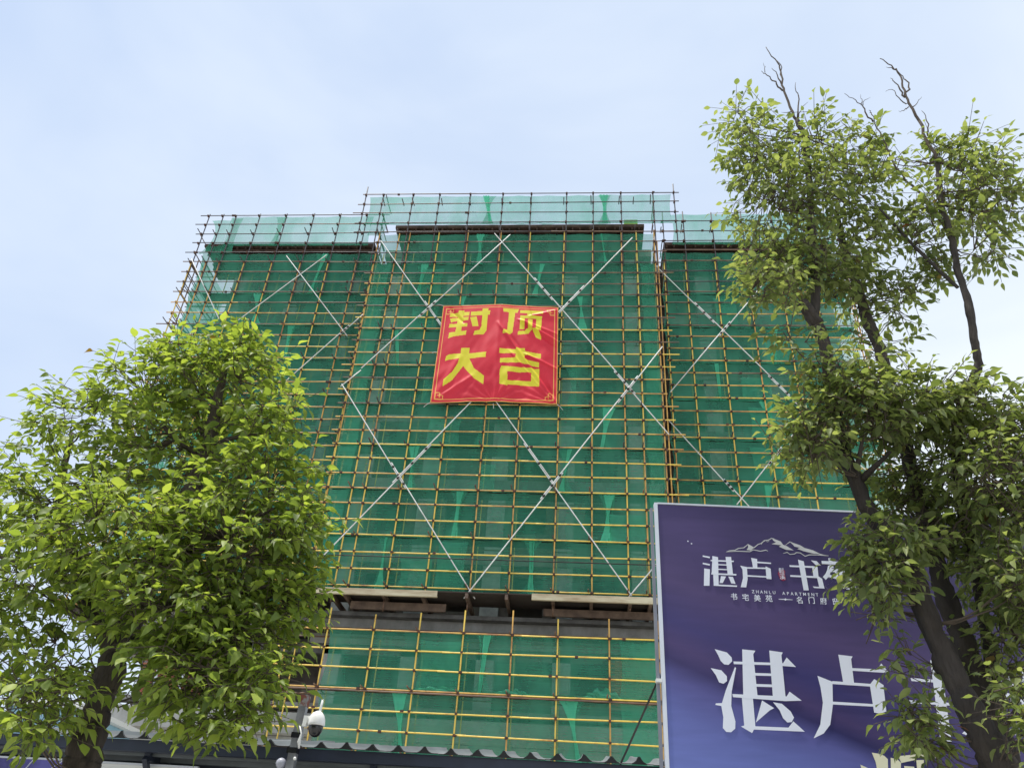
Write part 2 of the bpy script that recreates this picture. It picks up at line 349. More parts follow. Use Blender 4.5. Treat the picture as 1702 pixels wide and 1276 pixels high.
def scaffold(name_label, xs, yo, z0, z1, zsplit, lift0, stubL=.3, stubR=.3, depth=1.0, side=(True, True), top_ext=0.25, stick=0.0, xtop=None):
    s = empty('scaffold', ((xs[0]+xs[-1])/2, yo, z0)); tag(s, name_label, 'scaffold', 'steel tube scaffolds on the building')
    yi = yo+depth
    for i, x in enumerate(xs):
        tl = 0.03*rnd.uniform(-1,1)
        if zsplit:
            jn = [z0-stick] + ([z0+rnd.uniform(5.0,7.0)] if zsplit-z0 > 8 else []) + [zsplit+rnd.uniform(1.7,1.95)]
            for a, b in zip(jn[:-1], jn[1:]):
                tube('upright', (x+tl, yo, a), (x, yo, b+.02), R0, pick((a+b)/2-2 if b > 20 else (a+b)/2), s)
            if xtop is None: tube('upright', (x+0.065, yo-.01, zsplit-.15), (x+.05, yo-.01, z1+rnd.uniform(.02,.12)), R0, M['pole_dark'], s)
        else:
            tube('upright', (x+tl, yo, z0-stick), (x, yo, z1+rnd.uniform(.6, 1.1)*top_ext*4), R0, pick(z0), s)
    for x in xtop or []:
        outer = x < xs[0]-.3 or x > xs[-1]+.3
        tube('upright', (x+.03, yo-.012, 26.4 if outer else zsplit-.15), (x, yo-.012, z1+(rnd.uniform(.02,.12) if not outer else .55)), R0, M['pole_dark'], s)
    for x in xs:
        tube('inner_upright', (x+.04, yi, z0-.1), (x+.04, yi, z1-.1 if z1 < 25 else 26.7), R0*.85, M['pole_yellow'], s)
    # rails
    zz = []; z = lift0
    while z < z1+.05:
        if z > z0-.05: zz.append(z)
        z += .6
    z = lift0-.6
    while z > z0-.05: zz.append(z); z -= .6
    zz = sorted(set(round(q,3) for q in zz))
    cp = MB()
    for z in zz:
        k = rnd.uniform(.3,.7); xm = xs[0]+(xs[-1]-xs[0])*k; dz = rnd.uniform(-.032,.032)
        xa, xb = xs[0]-stubL*rnd.uniform(.4,1.3), xs[-1]+stubR*rnd.uniform(.3,1.4)
        if xtop and z > 26.7: xa, xb = xtop[0]-rnd.uniform(.1,.5), xtop[-1]+rnd.uniform(.1,.3)
        yy = yo-.055
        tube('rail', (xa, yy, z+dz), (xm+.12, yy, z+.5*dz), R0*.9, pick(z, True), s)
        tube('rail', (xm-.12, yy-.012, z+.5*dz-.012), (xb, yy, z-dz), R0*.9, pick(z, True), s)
        for x in (xtop if xtop and z > 26.9 else xs):
            cp.box(x-.038, x+.038, yo-.092, yo+.04, z-.034, z+.034)
            if rnd.random() < .3: cp.box(x+.03, x+.075, yo-.105, yo-.04, z-.025, z+.015)
        xc = rnd.uniform(xs[0], xs[-1]); cp.box(xc-.05, xc+.05, yy-.038, yy+.038, z-.034, z+.034)
    o = cp.build('coupler', M['coupler'], s); tag(o, kind='stuff')
    # lifts: transoms poking out towards the street, inner rails and platforms
    lifts = [z for z in zz if abs(((z-lift0)/1.8)-round((z-lift0)/1.8)) < .01]
    for z in lifts:
        for x in xs:
            e = .22+rnd.uniform(0,.22)
            if -6.2 < x < -.5 and 17.5 < z < 23 and z0 > 9: e = .10
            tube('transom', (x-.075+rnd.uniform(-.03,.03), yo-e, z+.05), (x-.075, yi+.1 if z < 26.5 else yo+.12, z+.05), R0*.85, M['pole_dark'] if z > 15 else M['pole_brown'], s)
        if z > 26.5: continue
        tube('inner_rail', (xs[0]-.2, yi, z), (xs[-1]+.2, yi, z), R0, M['pole_brown'], s)
        if z > z0+.3 or z0 > 9:
            MB().box(xs[0]+(.9 if xs[0] < -15 else .1), xs[-1]-.05, yo+.2, yi-.08, z+.09, z+.125).build('platform', M['board'], s)
    # return rails at the ends
    for fl, x, sg in ((side[0], xs[0], -1), (side[1], xs[-1], 1)):
        if fl:
            tube('end_upright', (x+.02*sg, yo+.5, z0), (x+.02*sg, yo+.5, min(z1, 27)), R0, M['pole_brown'], s)
            if sg > 0: tube('end_upright', (x+.16*sg, yo+.06, z0+.3), (x+.12*sg, yo+.06, min(z1, 26.5)), R0, M['pole_orange'] if z0 > 9 else M['pole_yellow'], s)
            for z in zz:
                if rnd.random() < .7: tube('end_rail', (x+.04*sg, yo-.15*rnd.random(), z-.06), (x+.04*sg, yi+.1, z-.06), R0*.8, M['pole_brown'] if rnd.random() < .6 else M['pole_dark'], s)
    return s, zz, lifts
XC = [-8.9,-7.95,-6.6,-5.15,-3.68,-2.36,-0.9,0.35,1.6,2.24,3.0]
XC = [-9.1,-8.2,-7.72,-6.42,-5.12,-3.66,-2.37,-0.88,0.35,1.58,2.22,2.98]
sC, zC, liftC = scaffold('tall central scaffold with yellow tubes and white cross braces carrying the red banner', XC, YC, 10.7, 29.42, 25.2, 25.2, .35, .55, xtop=[-10.11,-9.29,-7.89,-6.65,-5.23,-3.73,-2.43,-.83,.36,1.6,3.03,3.95])
XL = [-18.15,-17.45,-16.8,-15.62,-14.3,-12.95,-11.65,-10.35,-9.55]
sL, zL, liftL = scaffold('left wing scaffold of brown and yellow tubes rising behind the left tree', XL, YW, 10.1, 29.4, 24.55, 24.55, .45, .3)
XR = [3.5,4.42,5.7,7.02,8.38,9.75,11.1]
sR, zR, liftR = scaffold('right wing scaffold partly hidden by the tall tree on the right', XR, YW, 10.05, 29.35, 24.6, 24.6, .1, .4)
XP = [-9.3,-8.02,-6.53,-5.07,-3.65,-2.12,-0.69,0.9,2.43]
sP, zP, liftP = scaffold('low yellow tube scaffold across the base of the building, above the corrugated roof', XP, YP, 3.83, 9.32, None, 7.43, .25, .15, depth=.9, side=(False, True), top_ext=.16)
def brace(px0, py0, px1, py1, D, par, laps=(), r=0.021, m=None):
    p, q = bp(px0, py0, D), bp(px1, py1, D); d = q-p; m = m or M['pole_white']
    ts = [0]+list(laps)+[1]; off = Vector((0, -.012, .085))
    for i, (a, b) in enumerate(zip(ts[:-1], ts[1:])):
        ea, eb = (0 if a == 0 else .055), (0 if b == 1 else .055); k = off*(i % 2)
        tube('brace', p+d*(a-ea)+k, p+d*(b+eb)+k, r, m, par)
    for t in laps:
        for e in (-.04, 0, .04):
            c = p+d*(t+e)+off*.5; dd = d.normalized()
            tube('brace_clamp', c-dd*.05, c+dd*.045, .045, M['black_clamp'], par)
D = YC-.10
brace(633,400,1050,990,D,sC,(.28,.70)); brace(822,388,1112,722,D-.03,sC,(.32,.78)); brace(848,390,600,615,D-.06,sC,(.58,)); brace(600,615,566,642,D,sC)
brace(568,638,789,999,D,sC,(.47,)); brace(1051,395,521,940,D-.06,sC,(.24,.74)); brace(1101,576,771,994,D-.06,sC,(.2,.60)); brace(1091,937,1040,998,D,sC)
D = YW-.12
brace(476,425,577,558,D,sL); brace(543,423.6,396,532,D,sL); brace(605,521,470,640,D-.04,sL,(.25,)); brace(318,430,364,530,D,sL)
brace(350,640,250,760,D,sL)
brace(1088,440,1400,745,D,sR,(.30,.7)); brace(1273,467,1114,655,D-.04,sR,(.45,)); brace(1420,590,1225,842,D-.04,sR,(.7,)); brace(1110,697,1248,848,D,sR,(.75,)); brace(1412,757,1457,797,D,sR)
tube('site_cable', bp(528,921,YC-.14), bp(1098,939,YC-.14), .018, M['black_clamp'], sC)
# cantilever beams and channels below the central scaffold
for x in XC: MB().box(x-.05, x+.05, 25.35, 27.6, 10.36, 10.52).build('cantilever_beam', M['steel_rust'], sC)
for x0, x1, z0, m_ in ((-8.65,-4.6,10.33,'steel_pale'),(-1.55,2.42,10.35,'steel_pale')):
    MB().box(x0, x1, 25.24, 25.345, z0, z0+.05).box(x0, x1, 25.24, 25.262, z0+.051, z0+.20).build('channel_beam', M[m_], sC)
MB().box(-7.6, -4.4, 26.0, 26.1, 10.1, 10.355).build('channel_beam', M['steel_rust'], sC)
MB().box(-1.2, 2.4, 26.1, 26.2, 10.12, 10.355).build('channel_beam', M['steel_rust'], sC)
MB().box(-9.1, 3.1, 25.35, 26.7, 10.53, 10.57).build('bottom_board', M['board'], sC)
MB().box(-18.2, -9.3, 26.6, 28.4, 10.0, 10.04).build('bottom_board', M['board'], sL)
for x in XC[1::2]: tube('hanger', (x, 25.7, 10.4), (x, 25.75, 9.95+.3*rnd.random()), .025, M['pole_brown'], sC)
pk = bp(95, 1000, 26.9); MB().box(pk.x, pk.x+1.1, 26.7, 26.9, 10.1, 10.3).build('edge_plank', M['pole_orange'], sL)

# ------------------------------------------------------------------ safety nets
def net_panel(parent, o0, ud, u0, u1, z0, z1, seed, sag=1.0, pinch=(.28,.28), tiltL=0, nu=None, nzv=20, rumple=0.75):
    """one lift of netting, laced at its corners; ud = horizontal direction of the face"""
    ud = Vector(ud); nrm = Vector((ud.y, -ud.x, 0))
    rr = random.Random(seed); wd = u1-u0; nu = nu or max(10, int(wd/.09)); nv = nzv
    aL, aR = pinch[0]*rr.uniform(.75,1.12), pinch[1]*rr.uniform(.75,1.12)
    V = []; F_ = []; s1, s2 = rr.uniform(0,50), rr.uniform(0,50)
    ties = [rr.uniform(0,wd) for _ in range(2)] + [0.05, wd-.05]; h = z1-z0
    drop = rr.uniform(.0,.05)
    for j in range(nv+1):
        v = j/nv
        sh = math.sin(PI*v)**.8
        for i in range(nu+1):
            t = i/nu; a = u0-.02+aL*sh*(1-t)*(1 if t < .99 else 0)*(1-t)**3 ; b = 0
            u = u0 + wd*t + aL*sh*max(0,1-t*wd/.9)**2 - aR*sh*max(0,1-(1-t)*wd/.9)**2 + tiltL*(1-v)*(1-t)
            z = z0 + h*v
            y = -.035*sh*math.sin(PI*((u-u0)/1.4))**2*sag
            y += .022*rumple*noise.noise(Vector((u*.8+s1, z*1.6, s2)))*min(1, sh+.25) + .003*rumple*noise.noise(Vector((u*.7+s1, z*7, s2)))
            y += .012*rumple*noise.noise(Vector((u*6+s1, z*1.2, s2+9)))
            for q in ties:
                for zc in (z0, z1):
                    du, dzz = u-u0-q, z-zc; rad = math.hypot(du, dzz)
                    if rad < 1.0: y += .06*rumple*math.sin(11*math.atan2(dzz, du))*rad*math.exp(-rad*3.2)
            if j == 0: z += .03*noise.noise(Vector((u*1.3, s1, 0)))-drop*math.sin(PI*t*5)**2
            if j >= nv-1: z -= .05*abs(math.sin(PI*(u-u0)/1.37+s1))*(j-nv+2)*.5
            V.append(Vector((o0[0], o0[1], 0)) + ud*u + nrm*(-y*-1) + Vector((0,0,z)))
    for j in range(nv):
        for i in range(nu):
            k = j*(nu+1)+i; F_.append((k, k+1, k+nu+2, k+nu+1))
    return mesh_obj('net_panel', V, F_, M['net'], parent, True)
def ruffle(parent, p, q, rad, seed):
    """rolled or bunched strip of netting along a line"""
    rr = random.Random(seed); p, q = Vector(p), Vector(q); n = max(6, int((q-p).length/.08))
    pts = []; rs = []
    for i in range(n+1):
        t = i/n; c = p.lerp(q, t); c += Vector((0, .02*noise.noise(Vector((i*.4, seed, 0))), .035*noise.noise(Vector((i*.3, 0, seed)))))
        pts.append(c); rs.append(rad*(.55+.7*abs(noise.noise(Vector((i*.5, seed, 3))))))
    return MB().tube(pts, rs, 6).build('net_roll', M['net'], parent, True)
def seam(parent, x, y, z0, z1, seed, wt=None, wb=None, wm=.045):
    """hourglass of gathered netting where two sheets are laced together"""
    rr = random.Random(seed); wt = wt or rr.uniform(.03,.30); wb = wb or rr.uniform(.02,.26); wm = rr.uniform(.025,.07); n = 14; V = []; F_ = []; sh = rr.uniform(-.35,.35); vm = rr.uniform(.3,.7); m_ = 6
    for j in range(n+1):
        v = j/n; k = abs(v-vm)/max(vm, 1-vm); hw = wm + ((wt if v > vm else wb)-wm)*k**1.6
        for i in range(m_+1):
            t = i/m_*2-1; V.append((x+sh*(v-.5)+hw*t*rr.uniform(.93,1.07), y-.03+.016*math.cos(i*PI)*(.4+k)+.01*rr.uniform(-1,1), z0+(z1-z0)*v))
    for j in range(n):
        for i in range(m_): k = j*(m_+1)+i; F_.append((k, k+1, k+m_+2, k+m_+1))
    return mesh_obj('net_seam', V, F_, M['net_dense'], parent, True)
def corner_gather(parent, x0, x1, y, z0, z1, seed, right=True):
    """netting pulled round a corner tube, folds fanning out of the tie at the bottom corner"""
    n, m_ = 16, 14; V = []; F_ = []
    for j in range(n+1):
        for i in range(m_+1):
            t = i/m_; v = j/n; xa, xb = (x0, x1) if right else (x1, x0); a = math.atan2(v+.02, (1-t)*.5+.02)
            xx = xa+(xb-xa)*t; ed = .14*math.sin(PI*v)*(1-t)*(1 if right else -1)*.6
            V.append((xx+ed, y-.02-.05*math.sin(a*17+seed)*math.exp(-1.2*math.hypot(v, 1-t))-.02*noise.noise(Vector((xx*3, v*4, seed))), z0+(z1-z0)*v*(1-.03*math.sin(PI*t))))
    for j in range(n):
        for i in range(m_): k = j*(m_+1)+i; F_.append((k, k+1, k+m_+2, k+m_+1))
    return mesh_obj('net_gather', V, F_, M['net'], parent, True)
def net_face(label, x0, x1, y, rows, phase, seed):
    s = empty('safety_net', ((x0+x1)/2, y, rows[0][0])); tag(s, label, 'safety net', 'green safety nets laced to the scaffolds')
    rr = random.Random(seed)
    for r, (a, b) in enumerate(rows):
        edges = [x0]; x = x0 + ((phase + r*2.37) % 4.2) + 1.6
        while x < x1-1.2: edges.append(x); x += rr.uniform(4.6, 5.6)
        edges.append(x1)
        for k, (u0, u1) in enumerate(zip(edges[:-1], edges[1:])):
            lo = .31 if k > 0 else 0; hi = .31 if k < len(edges)-2 else 0
            o = net_panel(s, (0, y+(.012 if k % 2 else 0)), (1,0,0), u0-lo, u1+hi, a, b+.03, seed*100+r*10+k,
                      pinch=(.27 if lo else .14, .27 if hi else .10))
            if k > 0 and rr.random() < .8: seam(s, u0, y, a, b, seed*31+r*7+k)
            if rr.random() < .45 and k > 0:
                ruffle(s, (u0+.02, y-.02, a+.03), (u0+rr.uniform(-.25,.25), y-.03, b-.05), .022, seed+r*7+k)
        ruffle(s, (x0+.05, y-.01, a+.015), (x1-.05, y-.01, a+.02), .020, seed*3+r)
    return s
rowsC = [(10.72,12.58),(12.6,14.38),(14.4,16.18),(16.2,17.98),(18.0,19.78),(19.8,21.58),(21.6,23.38),(23.4,25.18),(25.2,26.95)]
nC = net_face('green safety net over the central block, behind the red banner', -9.1, 3.0, YC+.07, rowsC, .8, 11)
rowsW = [(10.1,11.93),(11.95,13.73),(13.75,15.53),(15.55,17.33),(17.35,19.13),(19.15,20.93),(20.95,22.73),(22.75,24.53),(24.55,26.95)]
nL = net_face('green safety net over the left wing behind the leafy left tree', -17.8, -9.35, YW+.07, rowsW, 2.0, 23)
nR = net_face('green safety net over the right wing behind the tall right tree', 3.3, 11.15, YW+.07, rowsW, 1.2, 37)
nP = net_face('green safety net across the base of the building above the corrugated roof', -8.0, 2.45, YP+.07, [(3.83,5.57),(5.66,7.36),(7.48,9.26)], 2.9, 41)
nT = net_face('pale translucent net round the roof edge of the central block against the sky', -9.95, 3.85, YC+.09, [(27.62,29.4)], 4.0, 53)
nTL = net_face('pale translucent net round the roof edge of the left wing', -17.0, -10.0, YW+.09, [(27.5,29.38)], .9, 59)
nTR = net_face('pale translucent net round the roof edge of the right wing', 3.9, 11.15, YW+.09, [(27.5,29.36)], 3.0, 61)
for k, (a, b) in enumerate(rowsW):     # returns of the left wing, seen through the front tubes
    net_panel(nL, (-17.82, 0), (0,1,0), YW+.1, YW+3.2, a, b, 900+k, pinch=(.35,.2), nu=24)
for k in range(8):
    z = 11.9+k*1.8
    for yy in (YW+.9, YW+1.9, YW+2.9):
        tube('return_rail', (-18.15, yy-1.0, z+.3*(yy-YW)), (-17.4, yy, z), R0*.9, M['pole_brown'], sL)
        tube('return_rail', (-18.15, yy, z), (-16.9, yy, z), R0*.9, M['pole_dark'], sL)
for yy in (YW+1.0, YW+2.0, YW+3.0):
    tube('return_upright', (-18.1, yy, 10.1), (-18.1, yy, 27.0), R0, M['pole_dark'], sL)
for z in zL:
    if z < 27.2: tube('return_rail', (-18.1, YW-.2, z-.05), (-18.1, YW+3.3, z-.05), R0*.9, pick(z, True), sL)
net_panel(nTL, (0, YW+.1), (1,0,0), -17.95, -16.95, 27.0, 29.2, 991, pinch=(.5,.1), tiltL=-.1)
for k, (a, b) in enumerate(rowsC[:-1]):
    corner_gather(nC, 2.32, 2.97, YC+.05, a, b, k+3, True)
    corner_gather(nC, -9.08, -8.3, YC+.05, a, b, k+13, False)
for k in range(9):     # stray gathers along the lifts
    a, b = rowsC[k % 8]; xx = rnd.uniform(-7.5, 1.2); wdt = rnd.uniform(.5, 1.3)
    corner_gather(nC, xx, xx+wdt, YC+.045, a, a+(b-a)*rnd.uniform(.5,.97), k*2.7, rnd.random() < .5)
    a, b = rowsW[k % 8]; xx = rnd.uniform(4.0, 7.5); corner_gather(nR, xx, xx+wdt, YW+.045, a, a+(b-a)*rnd.uniform(.5,.97), k*1.7, rnd.random() < .5)
corner_gather(nP, 1.2, 2.4, YP+.05, 5.66, 7.36, 5, True); corner_gather(nP, 1.2, 2.4, YP+.05, 7.48, 9.2, 8, True); corner_gather(nP, -5.0, -3.7, YP+.05, 7.48, 9.0, 2, True)
corner_gather(nT, -9.7, -8.9, YC+.07, 26.9, 27.7, 2, True); corner_gather(nTL, -17.0, -16.4, YW+.07, 27.0, 29.3, 4, False)
for x in (-9.3, 2.5):
    tube('rail', (x-.2, YP-.07, 7.38), (x+.3, YP-.07, 7.38), R0, M['pole_brown'], sP)
tube('rail', (-9.2, YP-.06, 7.37), (2.45, YP-.06, 7.36), R0, M['pole_brown'], sP)
# torn, sagging pieces on the lower net
for (u, wd, h) in ((-2.5,1.0,.14),(.15,1.1,.26),(-5.0,1.5,.12)):
    vs_ = []; fs_ = []
    for j in range(7):
        for i in range(15):
            t = i/14; vs_.append((u+wd*t, YP-.04-.03*math.sin(j+i*.9), 7.46+(h*(j/6))*math.sin(PI*t)**.6*(1+.3*math.sin(i*1.7))))
    for j in range(6):
        for i in range(14): k = j*15+i; fs_.append((k, k+1, k+16, k+15))
    mesh_obj('net_flap', vs_, fs_, M['net'], nP, True)

# ------------------------------------------------------------------ red banner
BY = YC-.22
bc = (700, 490); bs = 250/1595
def bq(pts): return [(lambda p: (p.x, p.z))(bp(x, y, BY, bc, bs)) for x, y in pts]
glyph = [
 [(398,170),(458,176),(440,300),(425,402),(362,402),(385,300)], [(310,195),(515,195),(508,236),(302,238)], [(305,252),(505,247),(498,285),(345,288),(318,300)],
 [(300,312),(490,318),(487,352),(292,350)], [(298,405),(482,396),(474,440),(345,450),(285,467)],
 [(528,195),(733,192),(725,236),(525,240)], [(650,165),(714,165),(692,400),(662,442),(553,445),(566,402),(618,396),(640,350)], [(520,255),(588,250),(608,355),(545,355)],
 [(868,168),(1037,170),(1020,212),(872,206)], [(935,170),(1002,172),(967,430),(940,447),(862,442),(870,406),(912,400)],
 [(1050,178),(1297,180),(1290,214),(1048,212)], [(1052,236),(1102,236),(1095,388),(1042,388)], [(1052,236),(1282,236),(1279,268),(1050,264)], [(1224,236),(1282,236),(1270,390),(1214,390)],
 [(1134,275),(1184,275),(1176,372),(1130,392)], [(1130,205),(1184,205),(1172,238),(1125,238)], [(1128,370),(1180,372),(1140,432),(1023,450),(1028,408),(1098,402)],
 [(1178,372),(1240,385),(1275,455),(1270,490),(1214,466),(1196,420)],
 [(265,655),(300,637),(690,637),(683,692),(300,692),(252,704)], [(425,578),(513,580),(503,695),(412,695)],
 [(408,680),(500,680),(430,790),(330,910),(230,974),(235,905),(330,830),(390,740)], [(430,690),(505,680),(560,800),(667,885),(657,972),(560,908),(480,815),(425,740)],
 [(832,600),(1000,606),(1272,640),(1268,690),(1050,650),(828,652)], [(838,705),(1060,690),(1252,732),(1248,782),(1060,745),(835,752)], [(1008,590),(1102,592),(1092,735),(1002,720)],
 [(828,970),(832,830),(850,785),(1252,797),(1252,842),(915,842),(912,985)], [(828,930),(1252,930),(1252,985),(828,970)], [(1168,800),(1252,800),(1252,985),(1165,980)]]
glyph = [bq(p) for p in glyph]
TL, TR, BL, BR = [bp(x, y, BY) for x, y in ((737,508.5),(928,511),(715,669),(926,672))]
gboxes = [(min(p[0] for p in g_), max(p[0] for p in g_), min(p[1] for p in g_), max(p[1] for p in g_)) for g_ in glyph]
def inside(x, z, poly):
    c = False; n = len(poly); j = n-1
    for i in range(n):
        xi, zi = poly[i]; xj, zj = poly[j]
        if (zi > z) != (zj > z) and x < (xj-xi)*(z-zi)/(zj-zi)+xi: c = not c
        j = i
    return c
NB = 300
def fold(u, v):
    """outward displacement of the cloth; u to the right, v downwards"""
    d = 0.0
    def crease(u0, v0, u1, v1, amp, wd):
        du, dv = u1-u0, v1-v0; ln = math.hypot(du, dv); t = ((u-u0)*du+(v-v0)*dv)/(ln*ln)
        if t < -.05 or t > 1.05: return 0
        dist = ((u-u0)*dv-(v-v0)*du)/ln; e = min(1, max(0, (t+.05)*6))*min(1, max(0, (1.05-t)*6))
        return amp*e*math.exp(-(dist/wd)**2)
    d += crease(.50,.22,.99,.98,.10,.016) + crease(.68,.17,1.0,.38,.10,.014) - crease(.70,.20,1.0,.44,.06,.012) + crease(.72,.52,1.0,.66,.07,.012)
    d += crease(.66,.16,1.0,.30,.05,.012) - crease(.06,.02,.2,.2,.05,.012) + crease(.60,.50,.98,.99,.05,.012) - crease(.56,.30,.99,.95,.06,.022)
    d += crease(.75,.12,1.0,.03,.05,.012)+crease(.02,.98,.2,.55,.05,.03)+crease(.02,.98,.32,.75,.04,.02)
    d += crease(.5,.02,.5,.98,.02,.02)
    rr = math.hypot(u-1, v-1); an = math.atan2(1-v, 1-u)
    d += .03*math.sin(an*26)*math.exp(-rr*4.5)*min(1, rr*12)
    rr = math.hypot(u-.5, v-1); an = math.atan2(1-v, u-.5)
    d += .022*math.sin(an*18)*math.exp(-rr*5)*min(1, rr*10)
    d += .045*noise.noise(Vector((u*5, v*3+u*4, 1.3))) + .02*noise.noise(Vector((u*16+v*9, v*5-u*7, 4.3)))*min(1, v*1.5)
    return d*.8 + .08*math.sin(PI*u)*math.sin(PI*v)
V = []
for j in range(NB+1):
    v = j/NB
    for i in range(NB+1):
        u = i/NB
        p = TL*(1-u)*(1-v) + TR*u*(1-v) + BL*(1-u)*v + BR*u*v
        zoff = .10*math.sin(PI*u)*(1-v)*(1-.3*math.sin(3*PI*u)) + .10*max(0,1-abs(u-.52)*2.2)*v
        V.append((p.x, BY-fold(u, v), p.z+zoff))
Fc = []; mi = []
frets = []
for cu_, cv_, su, sv_ in ((.03,.028,1,1),(.97,.028,-1,1),(.03,.972,1,-1),(.97,.972,-1,-1)):
    for (a, b, c_, d_) in ((0,.07,0,.008),(0,.008,0,.07),(.06,.068,0,.04),(0,.04,.06,.068),(.02,.06,.035,.042),(.035,.042,.02,.06)):
        ua, ub = sorted((cu_+su*a, cu_+su*b)); va, vb = sorted((cv_+sv_*c_, cv_+sv_*d_)); frets.append((ua, ub, va, vb))
for j in range(NB):
    for i in range(NB):
        k = j*(NB+1)+i; Fc.append((k, k+1, k+NB+2, k+NB+1)); u, v = (i+.5)/NB, (j+.5)/NB
        p = TL*(1-u)*(1-v) + TR*u*(1-v) + BL*(1-u)*v + BR*u*v; m_ = 0
        for g_, bx in zip(glyph, gboxes):
            if bx[0] <= p.x <= bx[1] and bx[2] <= p.z <= bx[3] and inside(p.x, p.z, g_): m_ = 1; break
        if m_ == 0:
            e = min(u, 1-u, v, 1-v)
            if .026 < e < .035 or e < .006: m_ = 2
            elif any(a <= u <= b and c_ <= v <= d_ for a, b, c_, d_ in frets): m_ = 2
        mi.append(m_)
bn = mesh_obj('banner', V, Fc, [M['banner_red'], M['banner_yellow'], M['banner_gold']], None, True)
bn.data.polygons.foreach_set('material_index', mi)
tag(bn, 'large square red cloth banner with four yellow Chinese characters and thin gold border', 'banner')

for (c_, dx, dz) in ((TL,-.28,.16),(TR,.26,.18),(BL,-.25,-.14),(BR,.22,-.18),(TL.lerp(TR,.5),.05,.22),(BL.lerp(BR,.5),.02,-.16),(TL.lerp(BL,.5),-.22,.05),(TR.lerp(BR,.5),.2,.04)):
    MB().tube([Vector((c_.x, BY-.01, c_.z)), Vector((c_.x+dx*.5, BY+.04, c_.z+dz*.5+.02)), Vector((c_.x+dx, BY+.1, c_.z+dz))], .010, 5).build('tie_cord', M['pole_white'], bn)
# ------------------------------------------------------------------ billboard
# its face is a vertical plane, turned a little away on the right
BP0 = bp(1093, 838, 6.6)
def proj(p):
    q = Vector(p)-Vector((0,0,EYE)); z = q.dot(FW); return F*q.dot(RX)/z+CX, F*q.dot(DN)/z+CY
best = None
for k in range(-300, 500):
    a = k*.001; d = Vector((math.cos(a), math.sin(a), 0)); p = BP0+d*1.75; x, y = proj(p)
    e = abs((y-838)/(x-1093) - (852-838)/(1415-1093))
    if best is None or e < best[0]: best = (e, a)
BA = best[1]; BU = Vector((math.cos(BA), math.sin(BA), 0)); BN = Vector((math.sin(BA), -math.cos(BA), 0))
def onb(x, y, c=None, s=1.0):
    """u, z on the billboard plane"""
    if c: x, y = c[0]+x*s, c[1]+y*s
    d = RX*((x-CX)/F) + DN*((y-CY)/F) + FW
    o = Vector((0,0,EYE)); t = (BP0-o).dot(BN)/d.dot(BN); p = o+d*t
    return (p-BP0).dot(BU), p.z
def b3(u, z, n=0.0): return Vector((BP0.x, BP0.y, 0)) + BU*u + BN*n + Vector((0,0,z))
ZT = BP0.z; ZB = 1.2; BW = 3.95
bb = empty('billboard', b3(BW/2, 0)); tag(bb, 'large purple and blue billboard with white Chinese lettering and mountain logo behind the right tree', 'billboard')
